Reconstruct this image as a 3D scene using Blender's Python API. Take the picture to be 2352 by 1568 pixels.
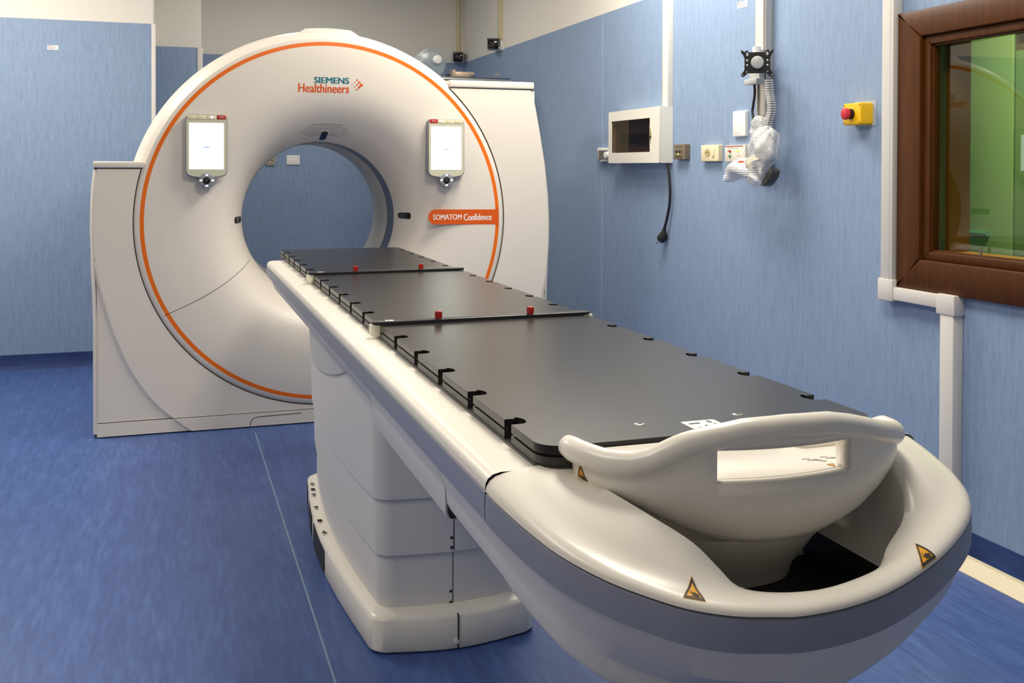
import bpy, bmesh, math, random
from math import sin, cos, pi, sqrt
from mathutils import Vector, Matrix
from mathutils.bvhtree import BVHTree
random.seed(4)
for o in list(bpy.data.objects): bpy.data.objects.remove(o, do_unlink=True)
SC = bpy.context.scene
COL = SC.collection

# ------------------------------------------------------------------ camera, world, lights, exposure
cam = bpy.data.cameras.new('camera'); camo = bpy.data.objects.new('camera', cam); COL.objects.link(camo)
cam.sensor_width = 36.0; cam.lens = 36.0; cam.shift_y = -(784 - 412.13) / 2352.0
cam.clip_start = 0.05
YAW, PITCH, ROLL = 0.3226, 0.0120, 0.0029
Fv = Vector((sin(YAW) * cos(PITCH), cos(YAW) * cos(PITCH), -sin(PITCH)))
R0 = Vector((cos(YAW), -sin(YAW), 0)); U0 = R0.cross(Fv)
Rv = R0 * cos(ROLL) + U0 * sin(ROLL); Uv = U0 * cos(ROLL) - R0 * sin(ROLL)
M = Matrix((Rv, Uv, -Fv)).transposed().to_4x4(); M.translation = Vector((0, 0, 1.28))
camo.matrix_world = M
SC.camera = camo

wd = bpy.data.worlds.new('world'); SC.world = wd; wd.use_nodes = True
wd.node_tree.nodes['Background'].inputs[0].default_value = (0.8, 0.85, 1.0, 1)
wd.node_tree.nodes['Background'].inputs[1].default_value = 0.05

def area(name, loc, sx, sy, power, col=(1.0, 0.925, 0.80), rot=(0, 0, 0)):
    l = bpy.data.lights.new(name, 'AREA'); l.shape = 'RECTANGLE'; l.size = sx; l.size_y = sy
    l.energy = power; l.color = col
    o = bpy.data.objects.new(name, l); COL.objects.link(o); o.location = loc; o.rotation_euler = rot
    return o
area('ceiling_light', (1.75, 4.4, 2.93), 0.6, 1.2, 56)
area('ceiling_light', (-1.2, 5.6, 2.93), 0.6, 1.2, 64)
area('ceiling_light', (1.15, 2.2, 2.93), 0.6, 1.2, 50)
area('ceiling_light', (-1.2, 1.4, 2.93), 0.6, 1.2, 29)
area('ceiling_light', (0.9, 7.2, 2.93), 0.6, 1.2, 19)
area('control_room_light', (3.5, 3.2, 2.9), 0.6, 0.6, 82)

vs = SC.view_settings
vs.view_transform = 'Standard'; vs.look = 'None'; vs.gamma = 1.0; vs.use_curve_mapping = False
vs.exposure = 0.0

# ------------------------------------------------------------------ materials
def lin(c):
    if isinstance(c, str):
        c = [int(c[i:i + 2], 16) / 255 for i in (0, 2, 4)]
    return [x / 12.92 if x <= 0.04045 else ((x + 0.055) / 1.055) ** 2.4 for x in c]
def P(name, col, rough=0.5, metal=0.0, spec=0.5, emit=0.0, bump=0.0, bscale=200.0):
    m = bpy.data.materials.new(name); m.use_nodes = True
    b = m.node_tree.nodes['Principled BSDF']; c = lin(col)
    b.inputs['Base Color'].default_value = (*c, 1); b.inputs['Roughness'].default_value = rough
    b.inputs['Metallic'].default_value = metal; b.inputs['Specular IOR Level'].default_value = spec
    if emit:
        b.inputs['Emission Color'].default_value = (*c, 1); b.inputs['Emission Strength'].default_value = emit
    nt = m.node_tree
    n = nt.nodes.new('ShaderNodeTexNoise'); n.inputs['Scale'].default_value = bscale
    tc = nt.nodes.new('ShaderNodeTexCoord'); nt.links.new(tc.outputs['Object'], n.inputs['Vector'])
    if bump:
        bp = nt.nodes.new('ShaderNodeBump'); bp.inputs['Strength'].default_value = bump; bp.inputs['Distance'].default_value = 0.001
        nt.links.new(n.outputs['Fac'], bp.inputs['Height']); nt.links.new(bp.outputs['Normal'], b.inputs['Normal'])
    else:
        mr = nt.nodes.new('ShaderNodeMapRange')
        mr.inputs['To Min'].default_value = max(0, rough - 0.03); mr.inputs['To Max'].default_value = min(1, rough + 0.03)
        nt.links.new(n.outputs['Fac'], mr.inputs['Value']); nt.links.new(mr.outputs['Result'], b.inputs['Roughness'])
    return m
def streak(name, cols, scale, rough, coat=0.0):
    """vinyl with fine directional streaks: colour stops over stretched noise"""
    m = bpy.data.materials.new(name); m.use_nodes = True; nt = m.node_tree; b = nt.nodes['Principled BSDF']
    tc = nt.nodes.new('ShaderNodeTexCoord')
    def nz(sc, det):
        mp = nt.nodes.new('ShaderNodeMapping'); mp.inputs['Scale'].default_value = sc
        nt.links.new(tc.outputs['Object'], mp.inputs['Vector'])
        n = nt.nodes.new('ShaderNodeTexNoise'); n.inputs['Scale'].default_value = 1; n.inputs['Detail'].default_value = det
        nt.links.new(mp.outputs['Vector'], n.inputs['Vector']); return n
    a = nz(scale, 4); c = nz([s * 0.35 for s in scale], 3); d = nz([s * 2.3 for s in scale], 2)
    r = nt.nodes.new('ShaderNodeValToRGB'); e = r.color_ramp.elements
    e[0].position = 0.33; e[0].color = (*lin(cols[0]), 1); e[1].position = 0.68; e[1].color = (*lin(cols[2]), 1)
    k = e.new(0.5); k.color = (*lin(cols[1]), 1)
    mx = nt.nodes.new('ShaderNodeMath'); mx.operation = 'MULTIPLY_ADD'; mx.inputs[1].default_value = 0.45
    nt.links.new(c.outputs['Fac'], mx.inputs[0])
    m2 = nt.nodes.new('ShaderNodeMath'); m2.operation = 'MULTIPLY'; m2.inputs[1].default_value = 0.55
    nt.links.new(a.outputs['Fac'], m2.inputs[0]); nt.links.new(m2.outputs[0], mx.inputs[2])
    nt.links.new(mx.outputs[0], r.inputs['Fac'])
    # sparse dark and light flecks
    r2 = nt.nodes.new('ShaderNodeValToRGB'); f = r2.color_ramp.elements
    f[0].position = 0.27; f[0].color = (0.62, 0.62, 0.68, 1); f[1].position = 0.36; f[1].color = (1, 1, 1, 1)
    nt.links.new(d.outputs['Fac'], r2.inputs['Fac'])
    ml = nt.nodes.new('ShaderNodeMix'); ml.data_type = 'RGBA'; ml.blend_type = 'MULTIPLY'; ml.inputs[0].default_value = 1.0
    nt.links.new(r.outputs['Color'], ml.inputs[6]); nt.links.new(r2.outputs['Color'], ml.inputs[7])
    nt.links.new(ml.outputs[2], b.inputs['Base Color'])
    b.inputs['Roughness'].default_value = rough; b.inputs['Specular IOR Level'].default_value = 0.4
    return m
def wood(name):
    m = bpy.data.materials.new(name); m.use_nodes = True; nt = m.node_tree; b = nt.nodes['Principled BSDF']
    tc = nt.nodes.new('ShaderNodeTexCoord'); mp = nt.nodes.new('ShaderNodeMapping'); mp.inputs['Scale'].default_value = (60, 60, 6)
    n = nt.nodes.new('ShaderNodeTexNoise'); n.inputs['Scale'].default_value = 1; n.inputs['Detail'].default_value = 5
    r = nt.nodes.new('ShaderNodeValToRGB'); r.color_ramp.elements[0].color = (*lin('3b1d06'), 1); r.color_ramp.elements[1].color = (*lin('5c330d'), 1)
    nt.links.new(tc.outputs['Object'], mp.inputs[0]); nt.links.new(mp.outputs[0], n.inputs['Vector'])
    nt.links.new(n.outputs['Fac'], r.inputs['Fac']); nt.links.new(r.outputs[0], b.inputs['Base Color'])
    b.inputs['Roughness'].default_value = 0.45; b.inputs['Specular IOR Level'].default_value = 0.22; return m
def glass(name, tint, ior=1.6, rough=0.0, mixf=0.0, white=(0.9, 0.9, 0.9)):
    m = bpy.data.materials.new(name); m.use_nodes = True; nt = m.node_tree; nt.nodes.clear()
    out = nt.nodes.new('ShaderNodeOutputMaterial'); t = nt.nodes.new('ShaderNodeBsdfTransparent'); t.inputs[0].default_value = (*tint, 1)
    g = nt.nodes.new('ShaderNodeBsdfGlossy'); g.inputs['Roughness'].default_value = rough
    fr = nt.nodes.new('ShaderNodeFresnel'); fr.inputs[0].default_value = ior
    mx = nt.nodes.new('ShaderNodeMixShader')
    ge = nt.nodes.new('ShaderNodeNewGeometry'); inv = nt.nodes.new('ShaderNodeMath'); inv.operation = 'SUBTRACT'; inv.inputs[0].default_value = 1.0
    mu = nt.nodes.new('ShaderNodeMath'); mu.operation = 'MULTIPLY'
    nt.links.new(ge.outputs['Backfacing'], inv.inputs[1]); nt.links.new(inv.outputs[0], mu.inputs[0]); nt.links.new(fr.outputs[0], mu.inputs[1])
    nt.links.new(mu.outputs[0], mx.inputs[0]); nt.links.new(t.outputs[0], mx.inputs[1]); nt.links.new(g.outputs[0], mx.inputs[2])
    last = mx
    if mixf:
        d = nt.nodes.new('ShaderNodeBsdfPrincipled'); d.inputs['Base Color'].default_value = (*white, 1); d.inputs['Roughness'].default_value = 0.14
        vo = nt.nodes.new('ShaderNodeTexVoronoi'); vo.inputs['Scale'].default_value = 105
        tc = nt.nodes.new('ShaderNodeTexCoord'); nt.links.new(tc.outputs['Object'], vo.inputs['Vector'])
        bp = nt.nodes.new('ShaderNodeBump'); bp.inputs['Strength'].default_value = 0.25; bp.inputs['Distance'].default_value = 0.004; bp.invert = True
        nt.links.new(vo.outputs['Distance'], bp.inputs['Height']); nt.links.new(bp.outputs[0], d.inputs['Normal']); nt.links.new(bp.outputs[0], g.inputs['Normal'])
        m3 = nt.nodes.new('ShaderNodeMixShader'); m3.inputs[0].default_value = mixf
        nt.links.new(mx.outputs[0], m3.inputs[1]); nt.links.new(d.outputs[0], m3.inputs[2]); last = m3
    nt.links.new(last.outputs[0], out.inputs[0]); return m

WALL = streak('wall_vinyl_blue', ('8095b4', '899fbe', '93a8c7'), (150, 150, 16), 0.55)
FLOOR = streak('floor_vinyl_blue', ('385088', '415a93', '4f6aa3'), (70, 9, 70), 0.42)
SKIRT = streak('skirting_vinyl_blue', ('203566', '283e72', '324a80'), (9, 9, 60), 0.5)
WHITE_PAINT = P('wall_paint_white', 'e6e2da', 0.8, bump=0.15, bscale=120)
PLASTIC = P('scanner_plastic_white', 'e6ded2', 0.38)
PLASTIC_GLOSS = P('table_plastic_white', 'ece6da', 0.30)
TABLE_GREY = P('table_cover_pale_grey', 'dcd9d5', 0.42)
BAND = P('table_band_blue_grey', '8c90a0', 0.4)
SEAM = P('seam_dark', '2b2622', 0.7)
ORANGE = P('stripe_orange', 'f07000', 0.35)
ORANGE_D = P('banner_orange', 'dd5a10', 0.35)
TEAL = P('lettering_teal', '006f80', 0.4)
INK_OR = P('lettering_orange', 'e0560e', 0.4)
INK_W = P('lettering_white', 'f4f1ec', 0.4)
INK_K = P('print_black', '2a2826', 0.5)
INK_G = P('print_grey', '8d8a88', 0.6)
CARBON = P('carbon_top_dark', '242120', 0.23, spec=0.34, bump=0.25, bscale=900)
CARBON_E = P('carbon_edge_black', '33302e', 0.38)
BLACK = P('black_plastic', '161516', 0.35)
RUBBER = P('black_rubber', '1c1c1d', 0.6)
RED = P('red_plastic', 'a81c12', 0.3)
STOPRED = P('stop_button_red', 'b3241f', 0.4)
CREAM = P('cream_plastic', 'e2d6b4', 0.4)
IVORY = P('ivory_clip', 'ebe8d2', 0.35)
TRUNK = P('trunking_white', 'dcd8d2', 0.45)
WHITE_P = P('white_switch_plastic', 'ecebe8', 0.35)
BOX_W = P('breaker_box_white', 'e9e5da', 0.35)
BRONZE = P('bronze_socket', '7d705f', 0.35, metal=0.3)
DGREY = P('dark_grey_plastic', '5a5a60', 0.4)
MGREY = P('mid_grey_plastic', '8b8b93', 0.35)
LGREY = P('light_grey_plastic', 'bdbdbd', 0.4)
ALU = P('brushed_aluminium', 'c6c4be', 0.35, metal=0.75)
STEEL = P('steel', 'b8b6b0', 0.25, metal=1.0)
BEZEL = P('display_bezel_green_grey', 'cfcdb4', 0.4)
YELLOW = P('warning_yellow', 'eda400', 0.45)
ESTOP_Y = P('emergency_yellow', 'f0bd00', 0.4)
GREEN_L = P('green_lamp', '1f8f3a', 0.3)
LED_G = P('led_green', 'b8e04a', 0.3, emit=1.2)
LED_W = P('led_white', 'f2f4ff', 0.3, emit=1.6)
SCREEN = P('display_white', 'f2fff6', 0.2, emit=3.2)
SCREEN_B = P('display_pale_blue', '9fb8ec', 0.2, emit=0.55)
BORE_D = P('bore_ring_dark', '565b6e', 0.35)
BORE_L = P('bore_tube_grey', 'b9b6b0', 0.4)
GAPD = P('gap_shadow_brown', '4a4030', 0.7)
WOODM = wood('window_wood_brown')
LENS = P('lens_black', '0a0a0c', 0.1)
MINT = P('control_room_mint_wall', '86b08c', 0.7)
TEALW = P('control_room_teal_panel', '3c8f86', 0.6)
PAPER = P('paper_cream', 'efe6c8', 0.7)
GLASS = glass('lead_glass_yellow', (0.77, 0.76, 0.47), 1.7)
SMOKE = glass('smoked_door_plastic', (0.55, 0.47, 0.43), 1.3)
ACRYL = P('acrylic_haze', 'a9b8c0', 0.15)
ACRYL.node_tree.nodes['Principled BSDF'].inputs['Alpha'].default_value = 0.55
BUBBLE = glass('bubble_wrap', (0.93, 0.94, 0.96), 1.45, rough=0.15, mixf=0.48)
LAMPGL = P('ceiling_diffuser', 'f4f1ea', 0.6)

# ------------------------------------------------------------------ object helpers
def root_of(o):
    while o.parent: o = o.parent
    return o
def mk(name, verts, faces, mats, parent=None, angle=35, midx=None, origin=None):
    if not isinstance(mats, (list, tuple)): mats = [mats]
    vs_ = [Vector(v) for v in verts]
    if parent is not None: off = Vector(root_of(parent).location)
    elif origin is not None: off = Vector(origin)
    else:
        xs = [v.x for v in vs_]; ys = [v.y for v in vs_]; zs = [v.z for v in vs_]
        off = Vector(((min(xs) + max(xs)) / 2, (min(ys) + max(ys)) / 2, min(zs)))
    me = bpy.data.meshes.new(name); me.from_pydata([v - off for v in vs_], [], faces)
    for m in mats: me.materials.append(m)
    if midx: me.polygons.foreach_set('material_index', midx)
    bm = bmesh.new(); bm.from_mesh(me); bmesh.ops.recalc_face_normals(bm, faces=bm.faces); bm.to_mesh(me); bm.free()
    me.shade_smooth()
    for p in me.polygons:
        if len(p.vertices) > 4: p.use_smooth = False
    me.set_sharp_from_angle(angle=math.radians(angle))
    o = bpy.data.objects.new(name, me); COL.objects.link(o)
    if parent is not None: o.parent = parent
    else: o.location = off
    return o
def tag(o, label, cat=None, group=None, kind=None):
    if label: o['label'] = label
    if cat: o['category'] = cat
    if group: o['group'] = group
    if kind: o['kind'] = kind
    return o
def thing(name, label, cat, loc, group=None):
    o = bpy.data.objects.new(name, None); COL.objects.link(o); o.location = loc; o.empty_display_size = 0.1
    return tag(o, label, cat, group)
def struct(o): o['kind'] = 'structure'; return o
class G:
    """geometry collector"""
    def __init__(s): s.v = []; s.f = []; s.m = []
    def add(s, v, f, mi=0):
        n = len(s.v); s.v += [tuple(x) for x in v]; s.f += [tuple(i + n for i in q) for q in f]; s.m += [mi] * len(f); return s
    def mk(s, name, mats, parent=None, angle=35, origin=None): return mk(name, s.v, s.f, mats, parent, angle, s.m, origin)
def bmgeo(bm):
    bm.verts.ensure_lookup_table(); bm.verts.index_update()
    r = ([v.co.copy() for v in bm.verts], [[v.index for v in f.verts] for f in bm.faces]); bm.free(); return r
def box(x0, x1, y0, y1, z0, z1, bev=0.0, seg=2):
    bm = bmesh.new(); bmesh.ops.create_cube(bm, size=1)
    for v in bm.verts:
        v.co = Vector(((x0 + x1) / 2 + v.co.x * (x1 - x0), (y0 + y1) / 2 + v.co.y * (y1 - y0), (z0 + z1) / 2 + v.co.z * (z1 - z0)))
    if bev: bmesh.ops.bevel(bm, geom=list(bm.edges), offset=bev, segments=seg, affect='EDGES', profile=0.5)
    return bmgeo(bm)
class Poly(list):
    r = None
def rrect(u0, u1, v0, v1, r, n=5):
    r = min(r, (u1 - u0) / 2 - 1e-5, (v1 - v0) / 2 - 1e-5); p = Poly(); p.r = r
    for cx, cy, a in ((u1 - r, v1 - r, 0), (u0 + r, v1 - r, pi / 2), (u0 + r, v0 + r, pi), (u1 - r, v0 + r, 1.5 * pi)):
        for i in range(n + 1):
            t = a + pi / 2 * i / n; p.append((cx + r * cos(t), cy + r * sin(t)))
    return p
def circ(cx, cy, r, n=24, ry=None): return [(cx + r * cos(2 * pi * i / n), cy + (ry or r) * sin(2 * pi * i / n)) for i in range(n)]
def prism(poly, w0, w1, fr, bev=0.0, scale_in=None):
    """2-D polygon extruded from w0 (back) to w1 (front) in frame fr; bev chamfers the front rim of convex shapes"""
    n = len(poly)
    cu = sum(p[0] for p in poly) / n; cv = sum(p[1] for p in poly) / n
    if bev and getattr(poly, 'r', None): bev = min(bev, .85 * poly.r)
    rings = [(poly, w0)]
    if bev:
        def ins(d):
            out = []
            for i, p in enumerate(poly):
                a = Vector(poly[i - 1]); b_ = Vector(p); c = Vector(poly[(i + 1) % n])
                t = (c - a); nn = Vector((-t.y, t.x))
                if nn.length < 1e-9: out.append(p); continue
                nn.normalize(); out.append((p[0] + nn.x * d, p[1] + nn.y * d))
            return out
        s = 1 if sum(poly[i - 1][0] * poly[i][1] - poly[i][0] * poly[i - 1][1] for i in range(n)) > 0 else -1
        sg = 1 if w1 > w0 else -1
        rings += [(poly, w1 - sg * bev), (ins(s * bev * 0.3), w1 - sg * bev * 0.3), (ins(s * bev), w1)]
    else: rings += [(poly, w1)]
    v = []; f = []
    for pl, w in rings: v += [fr(p[0], p[1], w) for p in pl]
    for k in range(len(rings) - 1):
        for i in range(n):
            j = (i + 1) % n; f.append((k * n + i, k * n + j, (k + 1) * n + j, (k + 1) * n + i))
    f.append(tuple(range(n - 1, -1, -1))); f.append(tuple((len(rings) - 1) * n + i for i in range(n)))
    return v, f
def loft(loops, closed=True, cap0=False, cap1=False):
    n = len(loops[0]); v = [tuple(p) for l in loops for p in l]; f = []
    for k in range(len(loops) - 1):
        for i in range(n if closed else n - 1):
            j = (i + 1) % n; f.append((k * n + i, k * n + j, (k + 1) * n + j, (k + 1) * n + i))
    if cap0: f.append(tuple(range(n - 1, -1, -1)))
    if cap1: f.append(tuple((len(loops) - 1) * n + i for i in range(n)))
    return v, f
def tube(pts, r, n=10, cap=True, rz=None):
    pts = [Vector(p) for p in pts]; loops = []; a = None
    for i, p in enumerate(pts):
        t = (pts[min(i + 1, len(pts) - 1)] - pts[max(i - 1, 0)]).normalized()
        if a is None:
            a = t.cross(Vector((0, 0, 1)))
            if a.length < 0.3: a = t.cross(Vector((1, 0, 0)))
        a = (a - t * a.dot(t)).normalized(); b_ = t.cross(a).normalized(); rr = r(i) if callable(r) else r
        loops.append([p + a * rr * cos(2 * pi * k / n) + b_ * (rz or 1.0) * rr * sin(2 * pi * k / n) for k in range(n)])
    return loft(loops, True, cap, cap)
def catmull(pts, sub=8):
    pts = [Vector(p) for p in pts]; out = []
    for i in range(len(pts) - 1):
        a, b_, c, d = pts[max(i - 1, 0)], pts[i], pts[i + 1], pts[min(i + 2, len(pts) - 1)]
        for k in range(sub):
            t = k / sub
            out.append(0.5 * ((2 * b_) + (c - a) * t + (2 * a - 5 * b_ + 4 * c - d) * t * t + (3 * b_ - a - 3 * c + d) * t ** 3))
    out.append(pts[-1]); return out
def resample(pts, n):
    pts = [Vector(p) for p in pts]; L = [0]
    for i in range(1, len(pts)): L.append(L[-1] + (pts[i] - pts[i - 1]).length)
    out = []; j = 0
    for k in range(n):
        s = L[-1] * k / (n - 1)
        while j < len(L) - 2 and L[j + 1] < s: j += 1
        t = (s - L[j]) / max(L[j + 1] - L[j], 1e-9); out.append(pts[j].lerp(pts[j + 1], min(max(t, 0), 1)))
    return out
def frame(o, u, v, w):
    o, u, v, w = Vector(o), Vector(u), Vector(v), Vector(w)
    return lambda a, b_, c: o + u * a + v * b_ + w * c
XW = 2.48
RW = lambda y, z: frame((XW, y, z), (0, -1, 0), (0, 0, 1), (-1, 0, 0))       # on the right wall, u to the right, w out of the wall
BW = lambda x, z, y: frame((x, y, z), (1, 0, 0), (0, 0, 1), (0, -1, 0))      # on a plane facing the camera side
def text(s, width, fr, parent, m, name='lettering', bold=0.0, h=None, w0=0.0, depth=0.0008, shear=0.0, center=False):
    cu = bpy.data.curves.new('txt', 'FONT'); cu.body = s; cu.size = 1.0; cu.shear = shear; cu.resolution_u = 3
    to = bpy.data.objects.new('txt', cu); COL.objects.link(to)
    dg = bpy.context.evaluated_depsgraph_get(); dg.update()
    me = bpy.data.meshes.new_from_object(to.evaluated_get(dg)); bpy.data.objects.remove(to, do_unlink=True)
    co = [v.co.copy() for v in me.vertices]; fs = [tuple(p.vertices) for p in me.polygons]; bpy.data.meshes.remove(me); bpy.data.curves.remove(cu)
    x0 = min(c.x for c in co); x1 = max(c.x for c in co); y0 = min(c.y for c in co); y1 = max(c.y for c in co)
    sx = width / (x1 - x0); sy = (h / (y1 - y0)) if h else sx
    g = G()
    for q, dx in enumerate(([0] if not bold else [-bold, -bold / 3, bold / 3, bold])):
        g.add([fr((c.x - x0 + dx) * sx - (width / 2 if center else 0), (c.y - y0) * sy, w0 + depth + q * 1e-5) for c in co], fs)
    return g.mk(name, m, parent)

# ------------------------------------------------------------------ room shell
ZC, ZB = 3.0, 2.205
YL, YA, YB, XL, YF = 7.07, 8.36, 8.80, -2.7, -1.6
struct(mk('floor', *box(XL - .1, XW + .1, YF - .1, YB + .1, -0.1, 0), FLOOR, origin=(0, 0, 0)))
struct(mk('ceiling', *box(XL - .1, XW + .1, YF - .1, YB + .1, ZC, ZC + .1), WHITE_PAINT, origin=(0, 0, ZC)))
def twotone(name, slabs, origin):
    g = G()
    for (x0, x1, y0, y1, z0, z1) in slabs:
        if z0 < ZB: g.add(*box(x0, x1, y0, y1, z0, min(z1, ZB)), 0)
        if z1 > ZB: g.add(*box(x0, x1, y0, y1, max(z0, ZB), z1), 1)
    return struct(g.mk(name, [WALL, WHITE_PAINT], origin=origin))
WY0, WY1, WZ0, WZ1 = 1.95, 2.905, 0.965, 1.735            # window opening
def holed(x0, x1, a, b_, c, d): return [(x0, x1, b_, YB + .1, 0, ZC), (x0, x1, YF, a, 0, ZC), (x0, x1, a, b_, 0, c), (x0, x1, a, b_, d, ZC)]
twotone('wall_right', holed(XW, XW + .17, WY0, WY1, WZ0, WZ1), (XW, 3, 0))
twotone('wall_left_far', [(XL - .1, -0.105, YL, YB + .1, 0, ZC)], (-1.4, YL, 0))
twotone('wall_alcove', [(-0.105, 0.235, YA, YB + .1, 0, ZC)], (0.06, YA, 0))
twotone('wall_back', [(0.235, XW, YB, YB + .1, 0, ZC)], (1.3, YB, 0))
struct(mk('wall_left', *box(XL - .1, XL, YF, YL, 0, ZC), WHITE_PAINT)); struct(mk('wall_front', *box(XL - .1, XW + .17, YF - .1, YF, 0, ZC), WHITE_PAINT))
def skirt(name, x0, x1, y0, y1, ax, sgn):
    # skirting board with a coved foot
    prof = [(0.0, 0.094), (0.004, 0.094), (0.005, 0.03), (0.012, 0.012), (0.03, 0.003), (0.034, 0.0), (0.0, 0.0)]
    ends = []
    for (X, Y) in ((x0, y0), (x1, y1)):
        ends.append([(X + (sgn * d if ax == 'x' else 0), Y + (sgn * d if ax == 'y' else 0), z) for d, z in prof])
    struct(mk(name, *loft(ends, True, True, True), SKIRT))
skirt('baseboard_left', XL, -0.105, YL, YL, 'y', -1)
skirt('baseboard_back', 0.235, XW, YB, YB, 'y', -1)
skirt('baseboard_right', XW, XW, YF, YB, 'x', -1)
struct(mk('trim_1', *box(-0.112, -0.086, YL - .008, YL + .012, 0.094, ZB, .002), TRUNK))
struct(mk('trim_2', *box(0.205, 0.245, YA - .008, YA + .02, 0.0, ZB, .002), TRUNK))
SEAMW = P('weld_seam_pale', '9fb3cc', 0.6)
for i, y in enumerate((5.70, 8.47)):
    struct(mk('trim_%d' % (3 + i), *box(XW - .0008, XW + .001, y - .004, y + .004, 0.094, ZB), SEAMW))
struct(mk('trim_5', *box(.386, .391, YF, 5.05, -0.001, 0.0006), P('floor_weld_seam', '7f9bb0', 0.5)))

# ------------------------------------------------------------------ window with brown wooden frame, control room behind
win = bpy.data.objects.new('window_1', None); COL.objects.link(win); win.location = (XW, (WY0 + WY1) / 2, WZ0); struct(win)
oy0, oy1, oz0, oz1 = 1.835, 3.022, 0.858, 1.828
def framepiece(a, b_, c, d, name, w0, w1, bev=0.006):
    pl = [(-p[0], p[1]) for p in (a, b_, c, d)]
    fr = frame((XW, 0, 0), (0, -1, 0), (0, 0, 1), (-1, 0, 0))
    mk(name, *prism([(-p[0], p[1]) for p in (a, b_, c, d)], w0, w1, lambda u, v, w: Vector((XW - w, -u, v)), bev), WOODM, win)
O = [(oy1, oz0), (oy1, oz1), (oy0, oz1), (oy0, oz0)]; I = [(WY1, WZ0), (WY1, WZ1), (WY0, WZ1), (WY0, WZ0)]
for k in range(4): framepiece(O[k], O[(k + 1) % 4], I[(k + 1) % 4], I[k], 'frame_board', 0.0, 0.028)
I2 = [(WY1 - .032, WZ0 + .03), (WY1 - .032, WZ1 - .03), (WY0 + .032, WZ1 - .03), (WY0 + .032, WZ0 + .03)]
for k in range(4): framepiece(I[k], I[(k + 1) % 4], I2[(k + 1) % 4], I2[k], 'inner_frame', -0.030, 0.012, 0.004)
GD = math.tan(math.radians(2.0))                          # the pane sits slightly askew in its frame
gxp = lambda y: XW + .030 + (y - 2.885) * GD
mk('glass_pane', *prism([(gxp(2.885), 2.885), (gxp(1.97), 1.97), (gxp(1.97) + .012, 1.97), (gxp(2.885) + .012, 2.885)], WZ0 + .02, WZ1 - .02, lambda u, v, w: Vector((u, v, w))), GLASS, win)
bead = G()
for k in range(4):
    a, b_ = I2[k], I2[(k + 1) % 4]
    bead.add(*box(XW - .002, XW + .016, min(a[0], b_[0]) - .006, max(a[0], b_[0]) + .006, min(a[1], b_[1]) - .006, max(a[1], b_[1]) + .006, .002))
bead.mk('glazing_bead', WOODM, win)
for q in ((2.882, WY1 - .001, WZ0, WZ1), (WY0, 2.882, WZ0 + .0005, WZ0 + .026)): mk('jamb_lining', *box(XW + .085, XW + .168, *q), P('jamb_tan', '9c6c24', 0.5), win)
mk('bolt', *tube([(XW + .005, 2.655, WZ0 + .03), (XW + .005, 2.655, WZ0 + .060)], 0.0045, 8), STEEL, win)
nt_ = mk('paper_note', *box(XW + .072, XW + .0735, 2.36, 2.585, 1.655, 1.71), PAPER, win)
g = G()
for i in range(4): g.add(*box(XW + .0705, XW + .0715, 2.57 - i * .05 - .035, 2.57 - i * .05, 1.675 + .006 * (i % 2), 1.70))
g.mk('note_print', INK_G, win)
# control room (structure, seen through the pane)
struct(mk('wall_control_room', *box(5.2, 5.3, 1.0, 6.4, 0, ZC), MINT)); 
struct(mk('wall_control_room_end', *box(XW + .17, 5.3, 6.3, 6.4, 0, ZC), TEALW))
struct(mk('wall_control_room_near', *box(XW + .17, 5.3, 0.6, 0.7, 0, ZC), MINT))
struct(mk('floor_control_room', *box(XW + .17, 5.3, 0.6, 6.4, -.1, 0), FLOOR, origin=(4, 3, 0)))
struct(mk('ceiling_control_room', *box(XW + .17, 5.3, 0.6, 6.4, ZC, ZC + .1), WHITE_PAINT, origin=(4, 3, ZC)))
t = thing('tall_cupboard', 'pale green tall cupboard with dark door gap seen behind the yellow glass', 'cupboard', (4.45, 4.3, 0))
mk('body', *box(4.20, 4.7, 3.1, 4.56, 0.0, 2.4, .004), MINT, t)
for a, b_ in ((3.11, 4.235), (4.255, 4.55)): mk('door', *box(4.18, 4.20, a, b_, 0.05, 2.38, .004), MINT, t)
mk('handle', *tube([(4.165, 4.40, .93), (4.165, 4.53, .93)], .016, 8), TEALW, t)
t = thing('desk', 'teal desk edge behind the yellow glass under the cupboard', 'desk', (3.5, 3.6, 0))
mk('desk_top', *box(3.2, 3.9, 2.2, 5.0, .80, .84, .006), TEALW, t)
for y in (2.3, 4.9): mk('side_panel', *box(3.25, 3.85, y - .02, y + .02, 0, .80), TEALW, t)

# ------------------------------------------------------------------ CT gantry
GX, GZ, GY = 0.757, 1.010, 5.150
gan = thing('ct_scanner', 'large white ring-shaped CT scanner with orange stripe around the round opening', 'scanner', (GX, 5.5, 0))
def lathe(prof, n=160, a0=0.0, a1=2 * pi):
    full = abs(a1 - a0 - 2 * pi) < 1e-6; k = n if full else n + 1; v = []; f = []
    for (r, y) in prof:
        for i in range(k):
            t = a0 + (a1 - a0) * i / n; v.append((GX + r * cos(t), y, GZ + r * sin(t)))
    for q in range(len(prof) - 1):
        for i in range(n):
            j = (i + 1) % k; f.append((q * k + i, q * k + j, (q + 1) * k + j, (q + 1) * k + i))
    return v, f
FACE = [(.402, 5.50), (.404, 5.47), (.409, 5.43), (.417, 5.39), (.428, 5.35), (.444, 5.305), (.465, 5.265), (.49, 5.232), (.52, 5.205), (.555, 5.183), (.60, 5.165), (.65, 5.155), (.70, 5.1505), (.78, 5.149), (.872, 5.149)]
def face_y(r):
    for (r0, y0), (r1, y1) in zip(FACE, FACE[1:]):
        if r0 <= r <= r1: return y0 + (y1 - y0) * (r - r0) / (r1 - r0)
    return 5.50 if r < .45 else 5.149
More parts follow.
